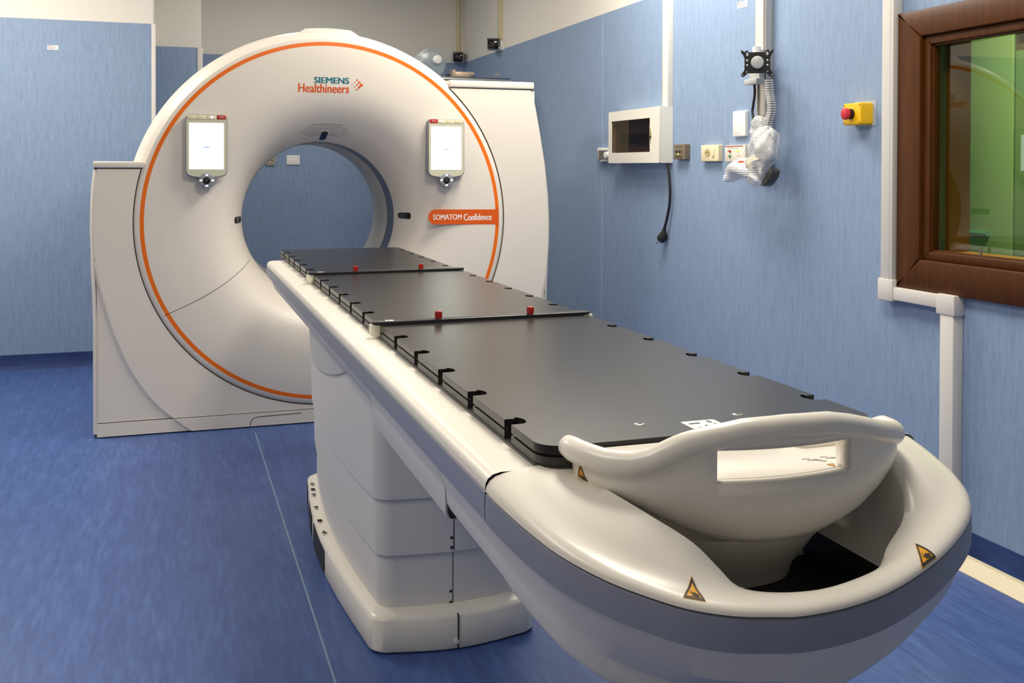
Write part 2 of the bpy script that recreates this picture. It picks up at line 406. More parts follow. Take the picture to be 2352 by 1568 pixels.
def face_n(r):
    e = .004; s = (face_y(r + e) - face_y(r - e)) / (2 * e); return s     # dy/dr
mk('front_cover', *lathe(FACE + [(.8735, 5.1492), (.8735, 5.156)]), PLASTIC, gan, 50)
mk('orange_stripe', *lathe([(.8735, 5.156), (.8735, 5.1488), (.8925, 5.1495), (.8925, 5.157)]), ORANGE, gan)
mk('rim_cover', *lathe([(.8925, 5.157), (.8925, 5.1498), (.906, 5.151), (.914, 5.156), (.919, 5.1645), (.926, 5.170), (.934, 5.180), (.945, 5.20), (.957, 5.26), (.967, 5.33), (.972, 5.40), (.972, 5.62), (.96, 5.66), (.955, 5.86), (.90, 5.93)]), PLASTIC, gan, 50)
mk('bore_ring', *lathe([(.402, 5.50), (.400, 5.502), (.400, 5.67)]), BORE_D, gan)
mk('bore_tube', *lathe([(.400, 5.67), (.398, 5.672), (.396, 6.06), (.42, 6.10), (.55, 6.13), (.90, 6.13), (.93, 5.9)]), BORE_L, gan, 50)
# seam lines across the face cover
def face_strip(pts, wd, m, name, lift=.0012):
    L = []; Rr = []
    for i, (x, z) in enumerate(pts):
        x1, z1 = pts[min(i + 1, len(pts) - 1)]; x0, z0 = pts[max(i - 1, 0)]
        d = Vector((x1 - x0, z1 - z0)).normalized(); nx, nz = -d.y * wd / 2, d.x * wd / 2
        for S, sg in ((L, 1), (Rr, -1)):
            X, Z = x + sg * nx, z + sg * nz; r = sqrt((X - GX) ** 2 + (Z - GZ) ** 2); S.append((X, face_y(r) - lift, Z))
    return mk(name, *loft([L, Rr], False), m, gan)
for s in (1, -1):
    p0 = Vector((-.026 - GX, .568 - GZ)); p1 = Vector((.395 - GX, .812 - GZ))
    pts = []
    for i in range(61):
        t = i / 60; q = p0.lerp(p1, t); q = q + Vector((.5, -.86)) * 0.02 * sin(pi * t) * (1 if t > 0 else 0)
        pts.append((GX + (q.x if s == 1 else -q.x), GZ + q.y))
    face_strip(pts, .0022, SEAM, 'cover_seam')
# top carrying bump
ang = [pi / 2 + .175 - .35 * i / 24 for i in range(25)]
loops = []
for i, a in enumerate(ang):
    e = min(1, min(i, 24 - i) / 4); r1 = .944 + .024 * e
    pr = [(.938, 5.19), (r1, 5.205), (r1 + .004 * e, 5.24), (r1 + .004 * e, 5.42), (.955, 5.46), (.95, 5.46)]
    loops.append([(GX + .004 + r * cos(a), y, GZ + r * sin(a)) for r, y in pr])
mk('top_grip', *loft(loops, True, True, True), PLASTIC, gan)
# side housings with a crescent step
RG = 0.924
def arcpts(x_of_end0, a0, a1, n=40): return [(GX + RG * cos(a0 + (a1 - a0) * i / n), GZ + RG * sin(a0 + (a1 - a0) * i / n)) for i in range(n + 1)]
GFr = frame((0, 0, 0), (1, 0, 0), (0, 0, 1), (0, -1, 0))
def housing(left):
    sx = -1 if left else 1
    zt = 1.266 if left else 1.690
    a_t = math.asin((zt - GZ) / RG); a_t = pi - a_t if left else a_t
    a_b = 1.5 * pi if left else -pi / 2
    arc = arcpts(0, a_t, a_b, 50)                                   # from the top of the housing down to the bottom of the ring
    if left: edge = [(-.322, 1.266), (-.332, 1.18), (-.337, 1.08), (-.338, .96), (-.334, .86), (-.331, .836)]
    else: edge = [(1.827, 1.690), (1.847, 1.60), (1.875, 1.452), (1.901, 1.30), (1.921, 1.127), (1.928, .98), (1.927, .87), (1.920, .76)]
    if left: grv = [(-.331, .836), (-.309, .72), (-.271, .57), (-.228, .44), (-.176, .319), (-.128, .238), (-.079, .169), (-.030, .116), (.018, .072)]
    else: grv = [(1.920, .76), (1.906, .66), (1.880, .545), (1.84, .42), (1.785, .31), (1.72, .215), (1.65, .14), (1.59, .085), (1.575, .072)]
    grv = [tuple(p) for p in catmull([Vector((a, b_, 0)) for a, b_ in grv], 5)]; grv = [(a, b_) for a, b_, c in grv]
    inner = edge + grv[1:] + [(GX, .072), ] + arc[::-1][1:]
    yf, yo = 5.156, 5.166
    fr = GFr
    mk('side_panel', *prism(inner, -5.30, -yf, fr), PLASTIC, gan, 30)
    # sloped step outside the crescent
    o1 = []
    for i, p in enumerate(grv):
        a = Vector(grv[max(i - 1, 0)]); b_ = Vector(grv[min(i + 1, len(grv) - 1)]); d = (b_ - a).normalized()
        nx = Vector((d.y, -d.x)) * (1 if left else -1)
        q = Vector(p) + nx * .017; o1.append((max(min(q.x, 1.93), -.340), max(q.y, .072)))
    mk('crescent_step', *loft([[fr(a, b_, -yf) for a, b_ in grv], [fr(a, b_, -(yf + .002)) for a, b_ in [((p[0] * .7 + q[0] * .3), (p[1] * .7 + q[1] * .3)) for p, q in zip(grv, o1)]], [fr(a, b_, -yo) for a, b_ in o1]], False), PLASTIC, gan, 80)
    xo = -.325 if left else 1.913
    outer = [(xo, o1[0][1] - .01)] + [(a if (a > xo) == left or True else xo, b_) for a, b_ in o1[1:]] + [(xo, .072)]
    outer = [(max(a, xo) if left else min(a, xo), b_) for a, b_ in outer]
    mk('lower_panel', *prism(outer, -5.30, -yo, fr), PLASTIC, gan, 30)
    # rounded side cover
    if left: ed = edge[:-1] + [(-.334, .80), (-.328, .66), (-.325, .55), (-.325, .02)]
    else: ed = edge[:-1] + [(1.922, .80), (1.916, .66), (1.913, .55), (1.913, .02)]
    loops = []
    for dx, y in ((0, 5.160), (.006, 5.162), (.013, 5.170), (.018, 5.185), (.020, 5.21), (.020, 5.9), (-.2, 5.95)):
        loops.append([(a + sx * (dx if b_ > .6 or dx < 0 else dx + .0), y, b_) for a, b_ in ed])
    mk('side_cover', *loft(loops, False), PLASTIC, gan, 50)
    bk = [(-.334, 1.266), (-.337, 1.08), (-.338, .96), (-.333, .8), (-.326, .6), (-.325, .03), (.3, .03), (-.1, .4), (-.2, .83), (-.18, 1.0), (-.15, 1.266)] if left else [(1.826, 1.690), (1.874, 1.452), (1.920, 1.127), (1.927, .9), (1.915, .66), (1.913, .03), (1.2, .03), (1.6, .4), (1.72, .8), (1.72, 1.2), (1.5, 1.69)]
    mk('backing_panel', *prism(bk, -5.30, -5.172, fr), PLASTIC, gan, 30)
    x0, x1 = (-.340, -.118) if left else (1.380, 1.846)
    mk('top_cap', *box(x0, x1, 5.150, 5.92, zt + .005, zt + (.036 if left else .043), .007, 3), PLASTIC, gan)
    mk('back_shell', *box(min(x0, xo) + .02, max(x1, xo) - .02, 5.28, 5.92, .03, zt + .005), PLASTIC, gan)
    mk('cap_seam', *box(x0 + .004, x1 - .01, 5.158, 5.4, zt - .001, zt + .006), SEAM, gan)
    # base strip
    xa, xb = (-.325, GX) if left else (GX, 1.913)
    if left: bi, bo = [(.020, .068), (.098, .006), (GX, .006), (GX, .068)], [(-.325, .006), (.098, .006), (.020, .068), (-.325, .068)]
    else: bi, bo = [(GX, .006), (1.48, .006), (1.57, .068), (GX, .068)], [(1.48, .006), (1.913, .006), (1.913, .068), (1.57, .068)]
    mk('base_panel', *prism(bi, -5.6, -5.152, fr), PLASTIC, gan); mk('base_panel', *prism(bo, -5.6, -5.161, fr), PLASTIC, gan)
    mk('base_seam', *box(xa + .004, xb, 5.168, 5.3, .066, .074), SEAM, gan)
housing(True); housing(False)
mk('rim_gap', *lathe([(.9195, 5.1636), (.9245, 5.1636), (.9245, 5.20)], 160, pi - .29, 2 * pi + .83), GAPD, gan)
hatch = [(.372, .008), (.374, .03), (.386, .046), (.41, .052), (.62, .056), (.62, .053), (.41, .049), (.388, .0435), (.377, .0285), (.3745, .008)]
mk('floor_hatch_line', *prism(hatch, -5.153, -5.1514, GFr), SEAM, gan)

# lettering and badge on the cover
FR = lambda x, z: frame((x, 5.1486, z), (1, 0, 0), (0, 0, 1), (0, -1, 0))
def logo():
    fr = lambda u, v, w: Vector((u, face_y(sqrt((u - GX) ** 2 + (v - GZ) ** 2)) - .0008 - w * .3, v))
    mv = lambda x, z: (lambda a, b_, c: fr(x + a, z + b_, c))
    text('SIEMENS', .173, mv(.683, 1.6965), gan, TEAL, 'maker_lettering', .035, h=.0305)
    text('Healthineers', .250, mv(.606, 1.650), gan, INK_OR, 'maker_lettering', .025, h=.043)
    g = G()
    for (x, z, r) in ((.874, 1.6935, .0022), (.885, 1.705, .003), (.885, 1.6815, .003), (.897, 1.7165, .0045), (.896, 1.693, .0045), (.896, 1.6695, .0045), (.9075, 1.7045, .0062), (.9075, 1.681, .0062), (.9185, 1.692, .0078)):
        g.add([fr(a, b_, 0) for a, b_ in circ(x, z, r, 14)], [tuple(range(14))])
    g.mk('maker_dots', INK_OR, gan)
logo()
bn = [(1.63, 1.057)] + [(1.304 + .0385 * cos(pi / 2 + pi * i / 16), 1.0215 + .0385 * sin(pi / 2 + pi * i / 16)) for i in range(17)] + [(1.63, .979)]
bn[0] = (1.6305, 1.058); bn[-1] = (1.6305, .979)
bn = bn[:1] + bn[1:]
fil = [(1.6305, .979), (1.634, .972), (1.645, .965), (1.645, 1.072), (1.634, 1.067)]
bnr = mk('model_banner', *prism(bn + fil[1:], -5.1495, -5.1482, GFr), ORANGE_D, gan)
text('SOMATOM', .152, FR(1.292, 1.0065), bnr, INK_W, 'lettering', .025, h=.028)
text('Confidence', .152, FR(1.456, 1.0015), bnr, INK_W, 'lettering', .03, h=.034)

# positioning-laser windows and loudspeaker holes in the funnel
def funnel(r, th, lift): 
    s = face_n(r); nrm = Vector((s * cos(th), -1, s * sin(th))).normalized()      # outward normal, faces the camera side and the axis
    nrm = Vector((-s * cos(th) * -1, -1, s * sin(th))).normalized()
    p = Vector((GX + r * cos(th), face_y(r), GZ + r * sin(th))); return p + nrm * lift
for nm, th in (('laser_window', 0.025), ('laser_window', pi / 2), ('laser_window', pi - .0)):
    poly = rrect(-.017, .017, -.028, .028, .012) 
    r0 = .430
    fl_ = lambda k, l: [funnel(r0 + v_ * .72 * k, th + u_ * k / r0, l) for u_, v_ in poly]
    mk(nm, *loft([fl_(1, -.004), fl_(1, .0012), fl_(.85, .0022), fl_(.6, .0024), fl_(.3, .0024), fl_(.02, .0024)], True, False, True), LENS, gan, 60)
g = G()
for i in range(6):
    r = .434 + .0105 * i
    span = .27 - .028 * abs(i - 2.5) ** 1.4
    n = 30
    for k in range(n + 1):
        th = pi / 2 + .0 + span * (2 * (k + .5 * (i % 2)) / n - 1)
        if abs(th - pi / 2) < .05 and i < 3: continue
        if abs(th - (pi / 2 - .165)) < .018 and 1 <= i <= 2: continue
        q = [funnel(r + .0019 * sin(2 * pi * j / 6), th + .0026 / r * cos(2 * pi * j / 6), .0006) for j in range(6)]
        g.add(q, [tuple(range(6))])
sp = g.mk('speaker_holes', INK_G, gan); sp['kind'] = 'stuff'
mk('speaker_button', *loft([[funnel(.449 + .005 * sin(2 * pi * j / 16), pi / 2 - .165 + .0075 / .449 * cos(2 * pi * j / 16), l) for j in range(16)] for l in (-.002, .0014)], True, False, True), PLASTIC, gan)

# touch displays
def display(cx, mirror):
    s = -1 if mirror else 1
    pz = lambda z: 1.28 + (z - 1.28) * .9913
    fr = frame((cx * .9913, 5.105, 0), (1, 0, 0), (0, 0, 1), (0, -1, 0))
    w2 = .0965; z0, z1 = pz(1.231), pz(1.530)
    out = [(w2, z0 + .03), (w2, z1 - .022)] + [(w2 - .022 + .022 * cos(a), z1 - .022 + .022 * sin(a)) for a in (.4, .8, 1.2, pi / 2)]
    out += [(-w2 + .022 - .022 * sin(a), z1 - .022 + .022 * cos(a)) for a in (0, .4, .8, 1.2, pi / 2)] + [(-w2, z0 + .03)]
    out += [(-w2 + .025 - .025 * cos(a), z0 + .028 - .028 * sin(a)) for a in (.4, .8, 1.2)] + [(-.055, z0 - .004), (0, z0 - .010), (.055, z0 - .004)] + [(w2 - .025 + .025 * sin(a), z0 + .028 - .028 * cos(a)) for a in (.4, .8, 1.2)]
    p = mk('control_display', *prism(out, -.048, 0.0, fr, .004), MGREY, gan)
    ins = [(u * .955, (v - (z0 + z1) / 2) * .972 + (z0 + z1) / 2) for u, v in out]
    mk('bezel', *prism(ins, 0.0, .0012, fr), BEZEL, p)
    mk('screen', *prism(rrect(-.080, .078, pz(1.267), pz(1.488), .002), .0012, .0022, fr), SCREEN, p)
    zc = pz(1.392)
    ring = G()
    for k in range(12):
        if k == 6: continue
        a0, a1 = 2 * pi * k / 12, 2 * pi * (k + 1) / 12
        ring.add([fr(r * cos(a), zc + r * sin(a), .0025) for r, a in ((.006, a0), (.0075, a0), (.0075, a1), (.006, a1))], [(0, 1, 2, 3)])
    ring.add([fr(a, zc + b_, .0025) for a, b_ in ((-.0105, 0), (-.006, .003), (-.006, -.003))], [(0, 1, 2)])
    ring.add([fr(a, b_, .0025) for a, b_ in rrect(-.015, .015, zc - .024, zc - .017, .001, 2)], [tuple(range(12))])
    ring.mk('screen_icon', SCREEN_B, p)
    zb0, zb1 = pz(1.507), pz(1.5265)
    xs = [-.089, -.044, .001, .046, .0895]
    for k in range(4):
        a, b_ = xs[k] * s, xs[k + 1] * s; a, b_ = min(a, b_), max(a, b_)
        st = (k == 3)
        bt = mk('stop_button' if st else 'key', *prism(rrect(a + .0008, b_ - .0008, zb0, zb1, .004 if k in (0, 3) else .001), .001, .0028, fr, .0006), STOPRED if st else CREAM, p)
        if st: text('STOP', .018, frame(fr((a + b_) / 2, (zb0 + zb1) / 2 - .0028, .0028), (1, 0, 0), (0, 0, 1), (0, -1, 0)), p, INK_W, 'stop_lettering', .0, h=.0058, center=True)
        if k == 2: mk('key_light', *prism(circ((a + b_) / 2, (zb0 + zb1) / 2, .0052, 14), .0028, .0034, fr), LED_W, p)
    kz = pz(1.2115)
    mk('control_wheel', *prism(circ(0, kz, .0365, 36), -.03, .006, fr, .005), MGREY, p)
    mk('wheel_hub', *prism(circ(0, kz, .0175, 28), .006, .0085, fr, .002), BLACK, p)
    mk('play_mark', *prism([(-.0035, kz - .0055), (.0055, kz), (-.0035, kz + .0055)], .0085, .009, fr), DGREY, p)
    for du, dv in ((0, .026), (0, -.026), (.0265, 0), (-.0265, 0)):
        blob_ = [(du + .003 + .0042 * cos(a), kz + dv + .001 + .0042 * sin(a)) for a in [-2.2 + 4.4 * i / 8 for i in range(9)]] + [(du - .0035 + .003 * cos(a), kz + dv - .0005 + .003 * sin(a)) for a in [2.0 + 2.4 * i / 5 for i in range(6)]]
        mk('wheel_light', *prism(blob_, .005, .0066, fr), LED_W, p)
    return p
tag(display(.169, False), 'left touch display, red stop key at its right'); tag(display(1.362, True), 'right touch display, red stop key at its left')

# ------------------------------------------------------------------ patient table
TX = .755
tab = thing('patient_table', 'long white patient table on a stepped pedestal in front of the CT scanner', 'table', (TX, 3.0, 0))
OUTL = [(.403, 4.56), (.403, 4.0), (.403, 3.0), (.403, 2.259), (.403, 1.709), (.403, 1.42), (.4035, 1.316), (.416, 1.251), (.434, 1.192), (.453, 1.149), (.486, 1.101), (.521, 1.066), (.558, 1.037), (.603, 1.016), (.649, 1.005), (.699, .998), (.780, 1.006), (.853, 1.026), (.940, 1.063), (1.022, 1.112), (1.068, 1.155), (1.092, 1.20), (1.103, 1.26), (1.107, 1.316), (1.1075, 1.42), (1.1075, 1.709), (1.1075, 2.259), (1.1075, 3.0), (1.1075, 4.0), (1.1075, 4.56)]
def zr(y): 
    t = min(max((1.33 - y) / .33, 0), 1); return .847 - .077 * t ** 1.15
YS = 1.316                                                   # seam between the straight cover and the rounded end
sm = catmull([Vector((a, b_, 0)) for a, b_ in OUTL], 6)
nose = [p for p in sm if p.y <= YS + 1e-6]
iL = sm.index(nose[0]); iR = sm.index(nose[-1])
nose = resample(nose, 97)
def normals(pts):
    out = []
    for i, p in enumerate(pts):
        d = pts[min(i + 1, len(pts) - 1)] - pts[max(i - 1, 0)]; n = Vector((-d.y, d.x, 0)).normalized(); out.append(n)
    return out                                                # points to the left of travel = inward (path runs anticlockwise seen from above)
nN = normals(nose)
if nN[48].y < 0: nN = [-n for n in nN]
nN[0] = Vector((1, 0, 0)); nN[-1] = Vector((-1, 0, 0))
def off(pts, nn, d, dz, zf=zr):
    kk = lambda y: (1 - .5 * min(max((1.33 - y) / .3, 0), 1)) if dz > 0 else 1
    return [Vector((p.x + n.x * d, p.y + n.y * d, zf(p.y) + dz * kk(p.y))) for p, n in zip(pts, nn)]
def off_(pts, nn, d, dz, zf=zr): return [Vector((p.x + n.x * d, p.y + n.y * d, zf(p.y) + dz)) for p, n in zip(pts, nn)]
# rounded end: top skin from rim to the pocket lip, then down into the slide channel
lip = catmull([(.521, 1.316, .868), (.524, 1.27, .867), (.543, 1.20, .860), (.566, 1.145, .848), (.601, 1.105, .826), (.626, 1.085, .799), (.643, 1.066, .781), (.682, 1.046, .777), (.746, 1.0385, .777), (.83, 1.060, .779), (.862, 1.083, .781), (.886, 1.104, .788), (.938, 1.138, .806), (.972, 1.175, .829), (.989, 1.222, .850), (.998, 1.27, .862), (1.003, 1.316, .866)], 6)
lip = resample(lip, 97)
e0 = off(nose, nN, 0, -.002); e1 = off(nose, nN, .001, .004); e2 = off(nose, nN, .006, .012); e3 = off(nose, nN, .014, .0175); e4 = off(nose, nN, .026, .021)
def mid(t, hump):
    out = []
    for a, b_ in zip(e4, lip):
        q = a.lerp(b_, t); w_ = min(1, (b_ - a).length / .1); q.z += hump * 4 * t * (1 - t) * w_; out.append(q)
    return out
ch = resample([(.605, 1.316, .745), (.605, 1.10, .745), (.620, 1.074, .745), (.66, 1.062, .745), (.84, 1.062, .745), (.89, 1.074, .745), (.903, 1.10, .745), (.903, 1.316, .745)], 97)
l1 = [Vector((p.x + (q.x - p.x) * .05, p.y + (q.y - p.y) * .05 + .001, p.z - .004)) for p, q in zip(lip, ch)]
l2 = [Vector((p.x + (q.x - p.x) * .3, p.y + (q.y - p.y) * .3, p.z + (q.z - p.z) * .5)) for p, q in zip(lip, ch)]
ncov = mk('end_cover', *loft([e0, e1, e2, e3, e4, mid(.25, .004), mid(.5, .005), mid(.75, .004), lip, l1, l2, ch], False), PLASTIC_GLOSS, tab, 60)
cw = [Vector((p.x, p.y, .700)) for p in ch]
mk('slide_channel', *loft([ch, cw], False, False, True), P('channel_dark', '2a2724', 0.6), tab, 40)
# straight cover
g = G()
for xe, sg in ((.403, 1), (1.1075, -1)):
    pr = [(0, -.002), (.0008, .006), (.004, .0125), (.011, .0175), (.022, .020), (.20, .0205)]
    L = [[(xe + sg * d, y, .847 + dz) for d, dz in pr] for y in (YS + .0008, 2.0, 3.2, 4.56)]
    for d_, yy, zz in ((.0, 4.588, 0), (.003, 4.597, -.001), (.008, 4.602, -.003)):
        L.append([(xe + sg * (d + d_), yy, .847 + dz + zz) for d, dz in pr])
    L.append([(xe + sg * (d + .012), 4.604, .80) for d, dz in pr])
    g.add(*loft(L, False))
g.add([(.603, YS + .002, .868), (.9075, YS + .002, .868), (.9075, 4.60, .864), (.603, 4.60, .864)], [(0, 1, 2, 3)])
g.add([(.433, 4.603, .86), (1.0775, 4.603, .86), (1.0775, 4.603, .80), (.433, 4.603, .80)], [(0, 1, 2, 3)])
mk('tray_cover', g.v, g.f, PLASTIC_GLOSS, tab, 50)
# blue grey band: straight left and right, rounded end
def bandloops(pts, nn): return [off(pts, nn, .004, -.0035), off(pts, nn, .0, -.006), off(pts, nn, -.001, -.025), off(pts, nn, 0, -.044), off(pts, nn, .004, -.046)]
mk('end_band', *loft(bandloops(nose, nN), False), BAND, tab, 50)
for xe, sg in ((.403, 1), (1.1075, -1)):
    pr = [(.004, -.0035), (0, -.006), (-.001, -.025), (0, -.044), (.004, -.046)]
    mk('side_band', *loft([[(xe + sg * d, y, .847 + dz) for d, dz in pr] for y in (YS + .0012, 3.0, 4.55)] + [[(xe + sg * d, 4.590, .847 + dz) for d, dz in pr], [(xe + sg * (d + .006), 4.600, .847 + dz) for d, dz in pr]], False), BAND, tab, 50)
mk('band_gap', *loft([off(nose[3:-3], nN[3:-3], .005, -.001), off(nose[3:-3], nN[3:-3], .005, -.02)], False), SEAM, tab)
# pale hull under the rounded end, and the beam that carries the straight cover
full = [Vector((.403, 1.6, 0))] + nose + [Vector((1.1075, 1.6, 0))]
fN = [Vector((1, 0, 0))] + nN + [Vector((-1, 0, 0))]
HUL = [(.004, -.046), (.0195, -.086), (.021, -.092), (.0225, -.112), (.0265, -.120), (.036, -.1245), (.08, -.130), (.16, -.138), (.23, -.14)]
def hull(pts, nn): 
    L = []
    for d, dz in HUL:
        row = []
        for p, n in zip(pts, nn):
            k = min(1, max(0, (1.33 - p.y) / .33))
            lw = 1 if dz < -.09 else 0; dx_ = d; dy_ = d * (1 + 1.3 * k * lw) + .03 * k * lw
            row.append(Vector((p.x + n.x * dx_, p.y + n.y * dy_, zr(p.y) + dz * (1 + .3 * k * (1 if dz < -.09 else 0)))))
        L.append(row)
    return L
mk('end_hull', *loft(hull(full, fN), False), TABLE_GREY, tab, 28)
for xe, sg in ((.403, 1), (1.1075, -1)):
    pr = [(.004, -.046), (.0185, -.084), (.0195, -.090), (.0205, -.128), (.024, -.136), (.034, -.139), (.35, -.139)]
    mk('beam_cover', *loft([[(xe + sg * d, y, .847 + dz) for d, dz in pr] for y in (1.602, 1.9, 2.225)], False, True, True), TABLE_GREY, tab, 28)
    pr = [(.004, -.046), (.0185, -.084), (.024, -.090), (.35, -.090)]
    mk('beam_cover', *loft([[(xe + sg * d, y, .847 + dz) for d, dz in pr] for y in (2.226, 3.6, 4.42)] + [[(xe + sg * (d + .01), 4.575, .847 + dz * (.62 if dz < -.05 else 1)) for d, dz in pr]], False, True, True), TABLE_GREY, tab, 28)
mk('beam_gap', *prism([(.4245, .757), (.4262, .72), (.430, .7125), (1.0805, .7125), (1.0843, .72), (1.086, .757)], -1.6015, -1.592, GFr), SEAM, tab)
# pedestal
PX = .727
def ploop(xl, xr, y0, y1, r, z, bow=.02, bulge=.0, n=8):
    pts = []
    def arc_(cx, cy, a):
        for i in range(n + 1):
            t = a + pi / 2 * i / n; pts.append((cx + r * cos(t), cy + r * sin(t)))
    arc_(xr - r, y1 - r, 0); 
    arc_(xl + r, y1 - r, pi / 2)
    for i in range(1, 8):
        t = i / 8; pts.append((xl - bulge * sin(pi * t), (y1 - r) + (y0 + r - y1 + r) * t))
    arc_(xl + r, y0 + r, pi)
    for i in range(1, 10):
        t = i / 10; pts.append((xl + r + (xr - xl - 2 * r) * t, y0 - bow * sin(pi * t)))
    arc_(xr - r, y0 + r, 1.5 * pi)
    for i in range(1, 8):
        t = i / 8; pts.append((xr + bulge * sin(pi * t), (y0 + r) + (y1 - y0 - 2 * r) * t))
    return [Vector((a, b_, z)) for a, b_ in pts]
def tier(name, zs, ins, bot=False):
    mk(name, *loft([ploop(.510 + d, .946 - d, 2.66 + d, 3.96 - d, .05, z, .018, .035) for z, d in zip(zs, ins)], True, True, True), TABLE_GREY, tab, 40)
tier('upper_sleeve', (.395, .399, .42, .756), (.006, .001, 0, -.006))
tier('middle_sleeve', (.243, .247, .30, .40), (.013, .009, .008, .008))
tier('lower_sleeve', (.09, .095, .15, .25), (.019, .018, .017, .017))
mk('base_plinth', *loft([ploop(.497 + d, .960 - d, 2.632 + d, 3.99 - d, .055, z, .028, .042) for z, d in ((.004, .004), (.010, .0), (.086, 0), (.093, .004), (.098, .012), (.102, .026), (.104, .034))], True, True, True), PLASTIC_GLOSS, tab, 40)
mk('plinth_seam', *box(.7225, .7255, 2.601, 2.62, .006, .096), SEAM, tab)
mk('sleeve_seam', *box(.7228, .7252, 2.6590, 2.69, .10, .242), SEAM, tab); mk('sleeve_seam', *box(.7228, .7252, 2.6495, 2.69, .25, .394), SEAM, tab)
for z in (.284, .258, .136, .106): mk('screw_hole', *prism(circ(.718, z, .0042, 12), -2.69, -2.6592 if z < .25 else -2.6497, GFr), SEAM, tab)
mk('screw_cap', *prism(circ(.719, .024, .008, 16), -2.62, -2.6005, GFr, .002), TABLE_GREY, tab)
g = G()
# foot switches let into the left side of the plinth
for y0, y1 in ((3.20, 3.47), (3.53, 3.71), (3.80, 3.93)):
    xx = lambda y: .497 - .042 * sin(pi * min(max((3.935 - y) / 1.25, 0), 1)) - .0012
    L = [[(xx(y) + d, y, z) for y in [y0 + (y1 - y0) * i / 6 for i in range(7)]] for d, z in ((0, .008), (-.001, .03), (0, .084))]
    mk('foot_switch', *loft(L, False), RUBBER, tab)
for (y, up) in ((3.30, -1), (3.56, 1), (3.82, -1), (3.70, 1)):
    x = .497 - .042 * sin(pi * min(max((3.935 - y) / 1.25, 0), 1)) + .015
    mk('arrow_mark', [(x, y - .02 * up, .1046), (x + .010, y + .006 * up, .1046), (x - .010, y + .006 * up, .1046)], [(0, 1, 2)], INK_K, tab)
for y in (3.42, 3.76):
    x = .497 - .042 * sin(pi * min(max((3.935 - y) / 1.25, 0), 1)) + .015
    g = G()
    for k in range(3): g.add(*box(x - .007, x + .008, y - .012 + k * .009, y - .009 + k * .009,   .1025, .1046))
    g.mk('pictogram', INK_K, tab)
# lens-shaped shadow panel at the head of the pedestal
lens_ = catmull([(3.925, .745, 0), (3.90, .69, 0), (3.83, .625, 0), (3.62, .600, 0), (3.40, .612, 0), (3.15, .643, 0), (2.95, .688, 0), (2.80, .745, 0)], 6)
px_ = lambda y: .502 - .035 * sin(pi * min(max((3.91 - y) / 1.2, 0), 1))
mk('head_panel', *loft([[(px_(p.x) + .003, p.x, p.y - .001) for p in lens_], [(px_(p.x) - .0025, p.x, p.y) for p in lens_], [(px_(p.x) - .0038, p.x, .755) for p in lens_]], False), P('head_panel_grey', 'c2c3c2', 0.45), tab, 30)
# sliding cradle end with grip
A_, B_, YC = .24, .155, 1.28
NT = 48
ths = [pi * i / NT for i in range(NT + 1)]
c0 = math.acos(.10 / A_)
k0 = min(range(NT + 1), key=lambda i: abs(ths[i] - c0)); ths[k0] = c0; ths[NT - k0] = pi - c0      # opening edges
A_R = .262
ZTR = [(0, .963), (.06, .961), (.10, .953), (.13, .945), (.16, .936), (.19, .928), (.22, .918), (.27, .906)]
ZT = [(0, .963), (.06, .961), (.10, .953), (.13, .945), (.15, .935), (.17, .922), (.19, .915), (.215, .913), (.25, .918)]
ZL = [(0, .795), (.06, .797), (.10, .803), (.14, .812), (.17, .824), (.20, .838), (.225, .846), (.262, .850)]
def lut(T, d):
    d = min(abs(d), T[-1][0])
    for (a0, b0), (a1, b1) in zip(T, T[1:]):
        if d <= a1: 
            t = (d - a0) / (a1 - a0); return b0 + (b1 - b0) * t
def ea(th):
    c = cos(th); t = min(max((c - .4167) / .55, 0), 1); return A_ + (A_R - A_) * t
def zbar(th): return lut(ZTR if cos(th) > 0 else ZT, ea(th) * cos(th)) - .016
def zlow(th): return lut(ZL, A_ * cos(th))
rows = [(0, 1.0), (.1, 1.0), (.4, 1.0), (.55, .995), (.70, .98), (.83, .955), (.93, .915), (1.0, .85), (1.03, .70), (1.04, .55)]
loops = []
for ri, (fz, s) in enumerate(rows):
    row = []
    for th in ths:
        zb, zl = zbar(th), zlow(th); z = zb + (zl - zb) * fz
        if abs(A_ * cos(th)) <= .1001 and ri in (1, 2): z = (.923, .882)[ri - 1]
        row.append((TX + ea(th) * s * cos(th), YC - B_ * s * sin(th), z))
    loops.append(row)
v, f = loft(loops, False)
n1 = NT + 1; keep = []
for q in f:
    i = min(a % n1 for a in q); r_ = min(a // n1 for a in q)
    if r_ == 1 and k0 <= i < NT - k0: continue
    keep.append(q)
bowl = mk('cradle_end', v, keep, PLASTIC_GLOSS, tab, 50)
ctr = Vector((0, 0, 0)); pz_ = bowl.data.polygons[n1 // 2]
so = bowl.modifiers.new('thickness', 'SOLIDIFY'); so.thickness = .024
so.offset = -1.0 if pz_.normal.y < 0 else 1.0
bar = [Vector((TX + ea(t) * cos(t), YC - B_ * sin(t) + .009, zbar(t))) for t in ths]
bar = [bar[0] + Vector((0, .004, -.008)), bar[0] + Vector((0, .002, -.003))] + bar[1:-1] + [bar[-1] + Vector((0, .007, 0)), bar[-1] + Vector((-.001, .012, 0))]
def rad(i):
    e = min(i, len(bar) - 1 - i); return .0165 * (0.62 if e == 0 else .9 if e == 1 else 1)
mk('grip_bar', *tube(bar, rad, 18), PLASTIC_GLOSS, tab, 60)
pl = [(TX + .222 * cos(t), YC - .142 * sin(t)) for t in ths] + [(.535, 1.292), (.665, 1.292), (.675, 1.27), (.835, 1.27), (.845, 1.292), (.975, 1.292)]
mk('cradle_plate', *prism(pl, .862, .884, lambda u, v, w: Vector((u, v, w)), .003), PLASTIC_GLOSS, tab, 40)
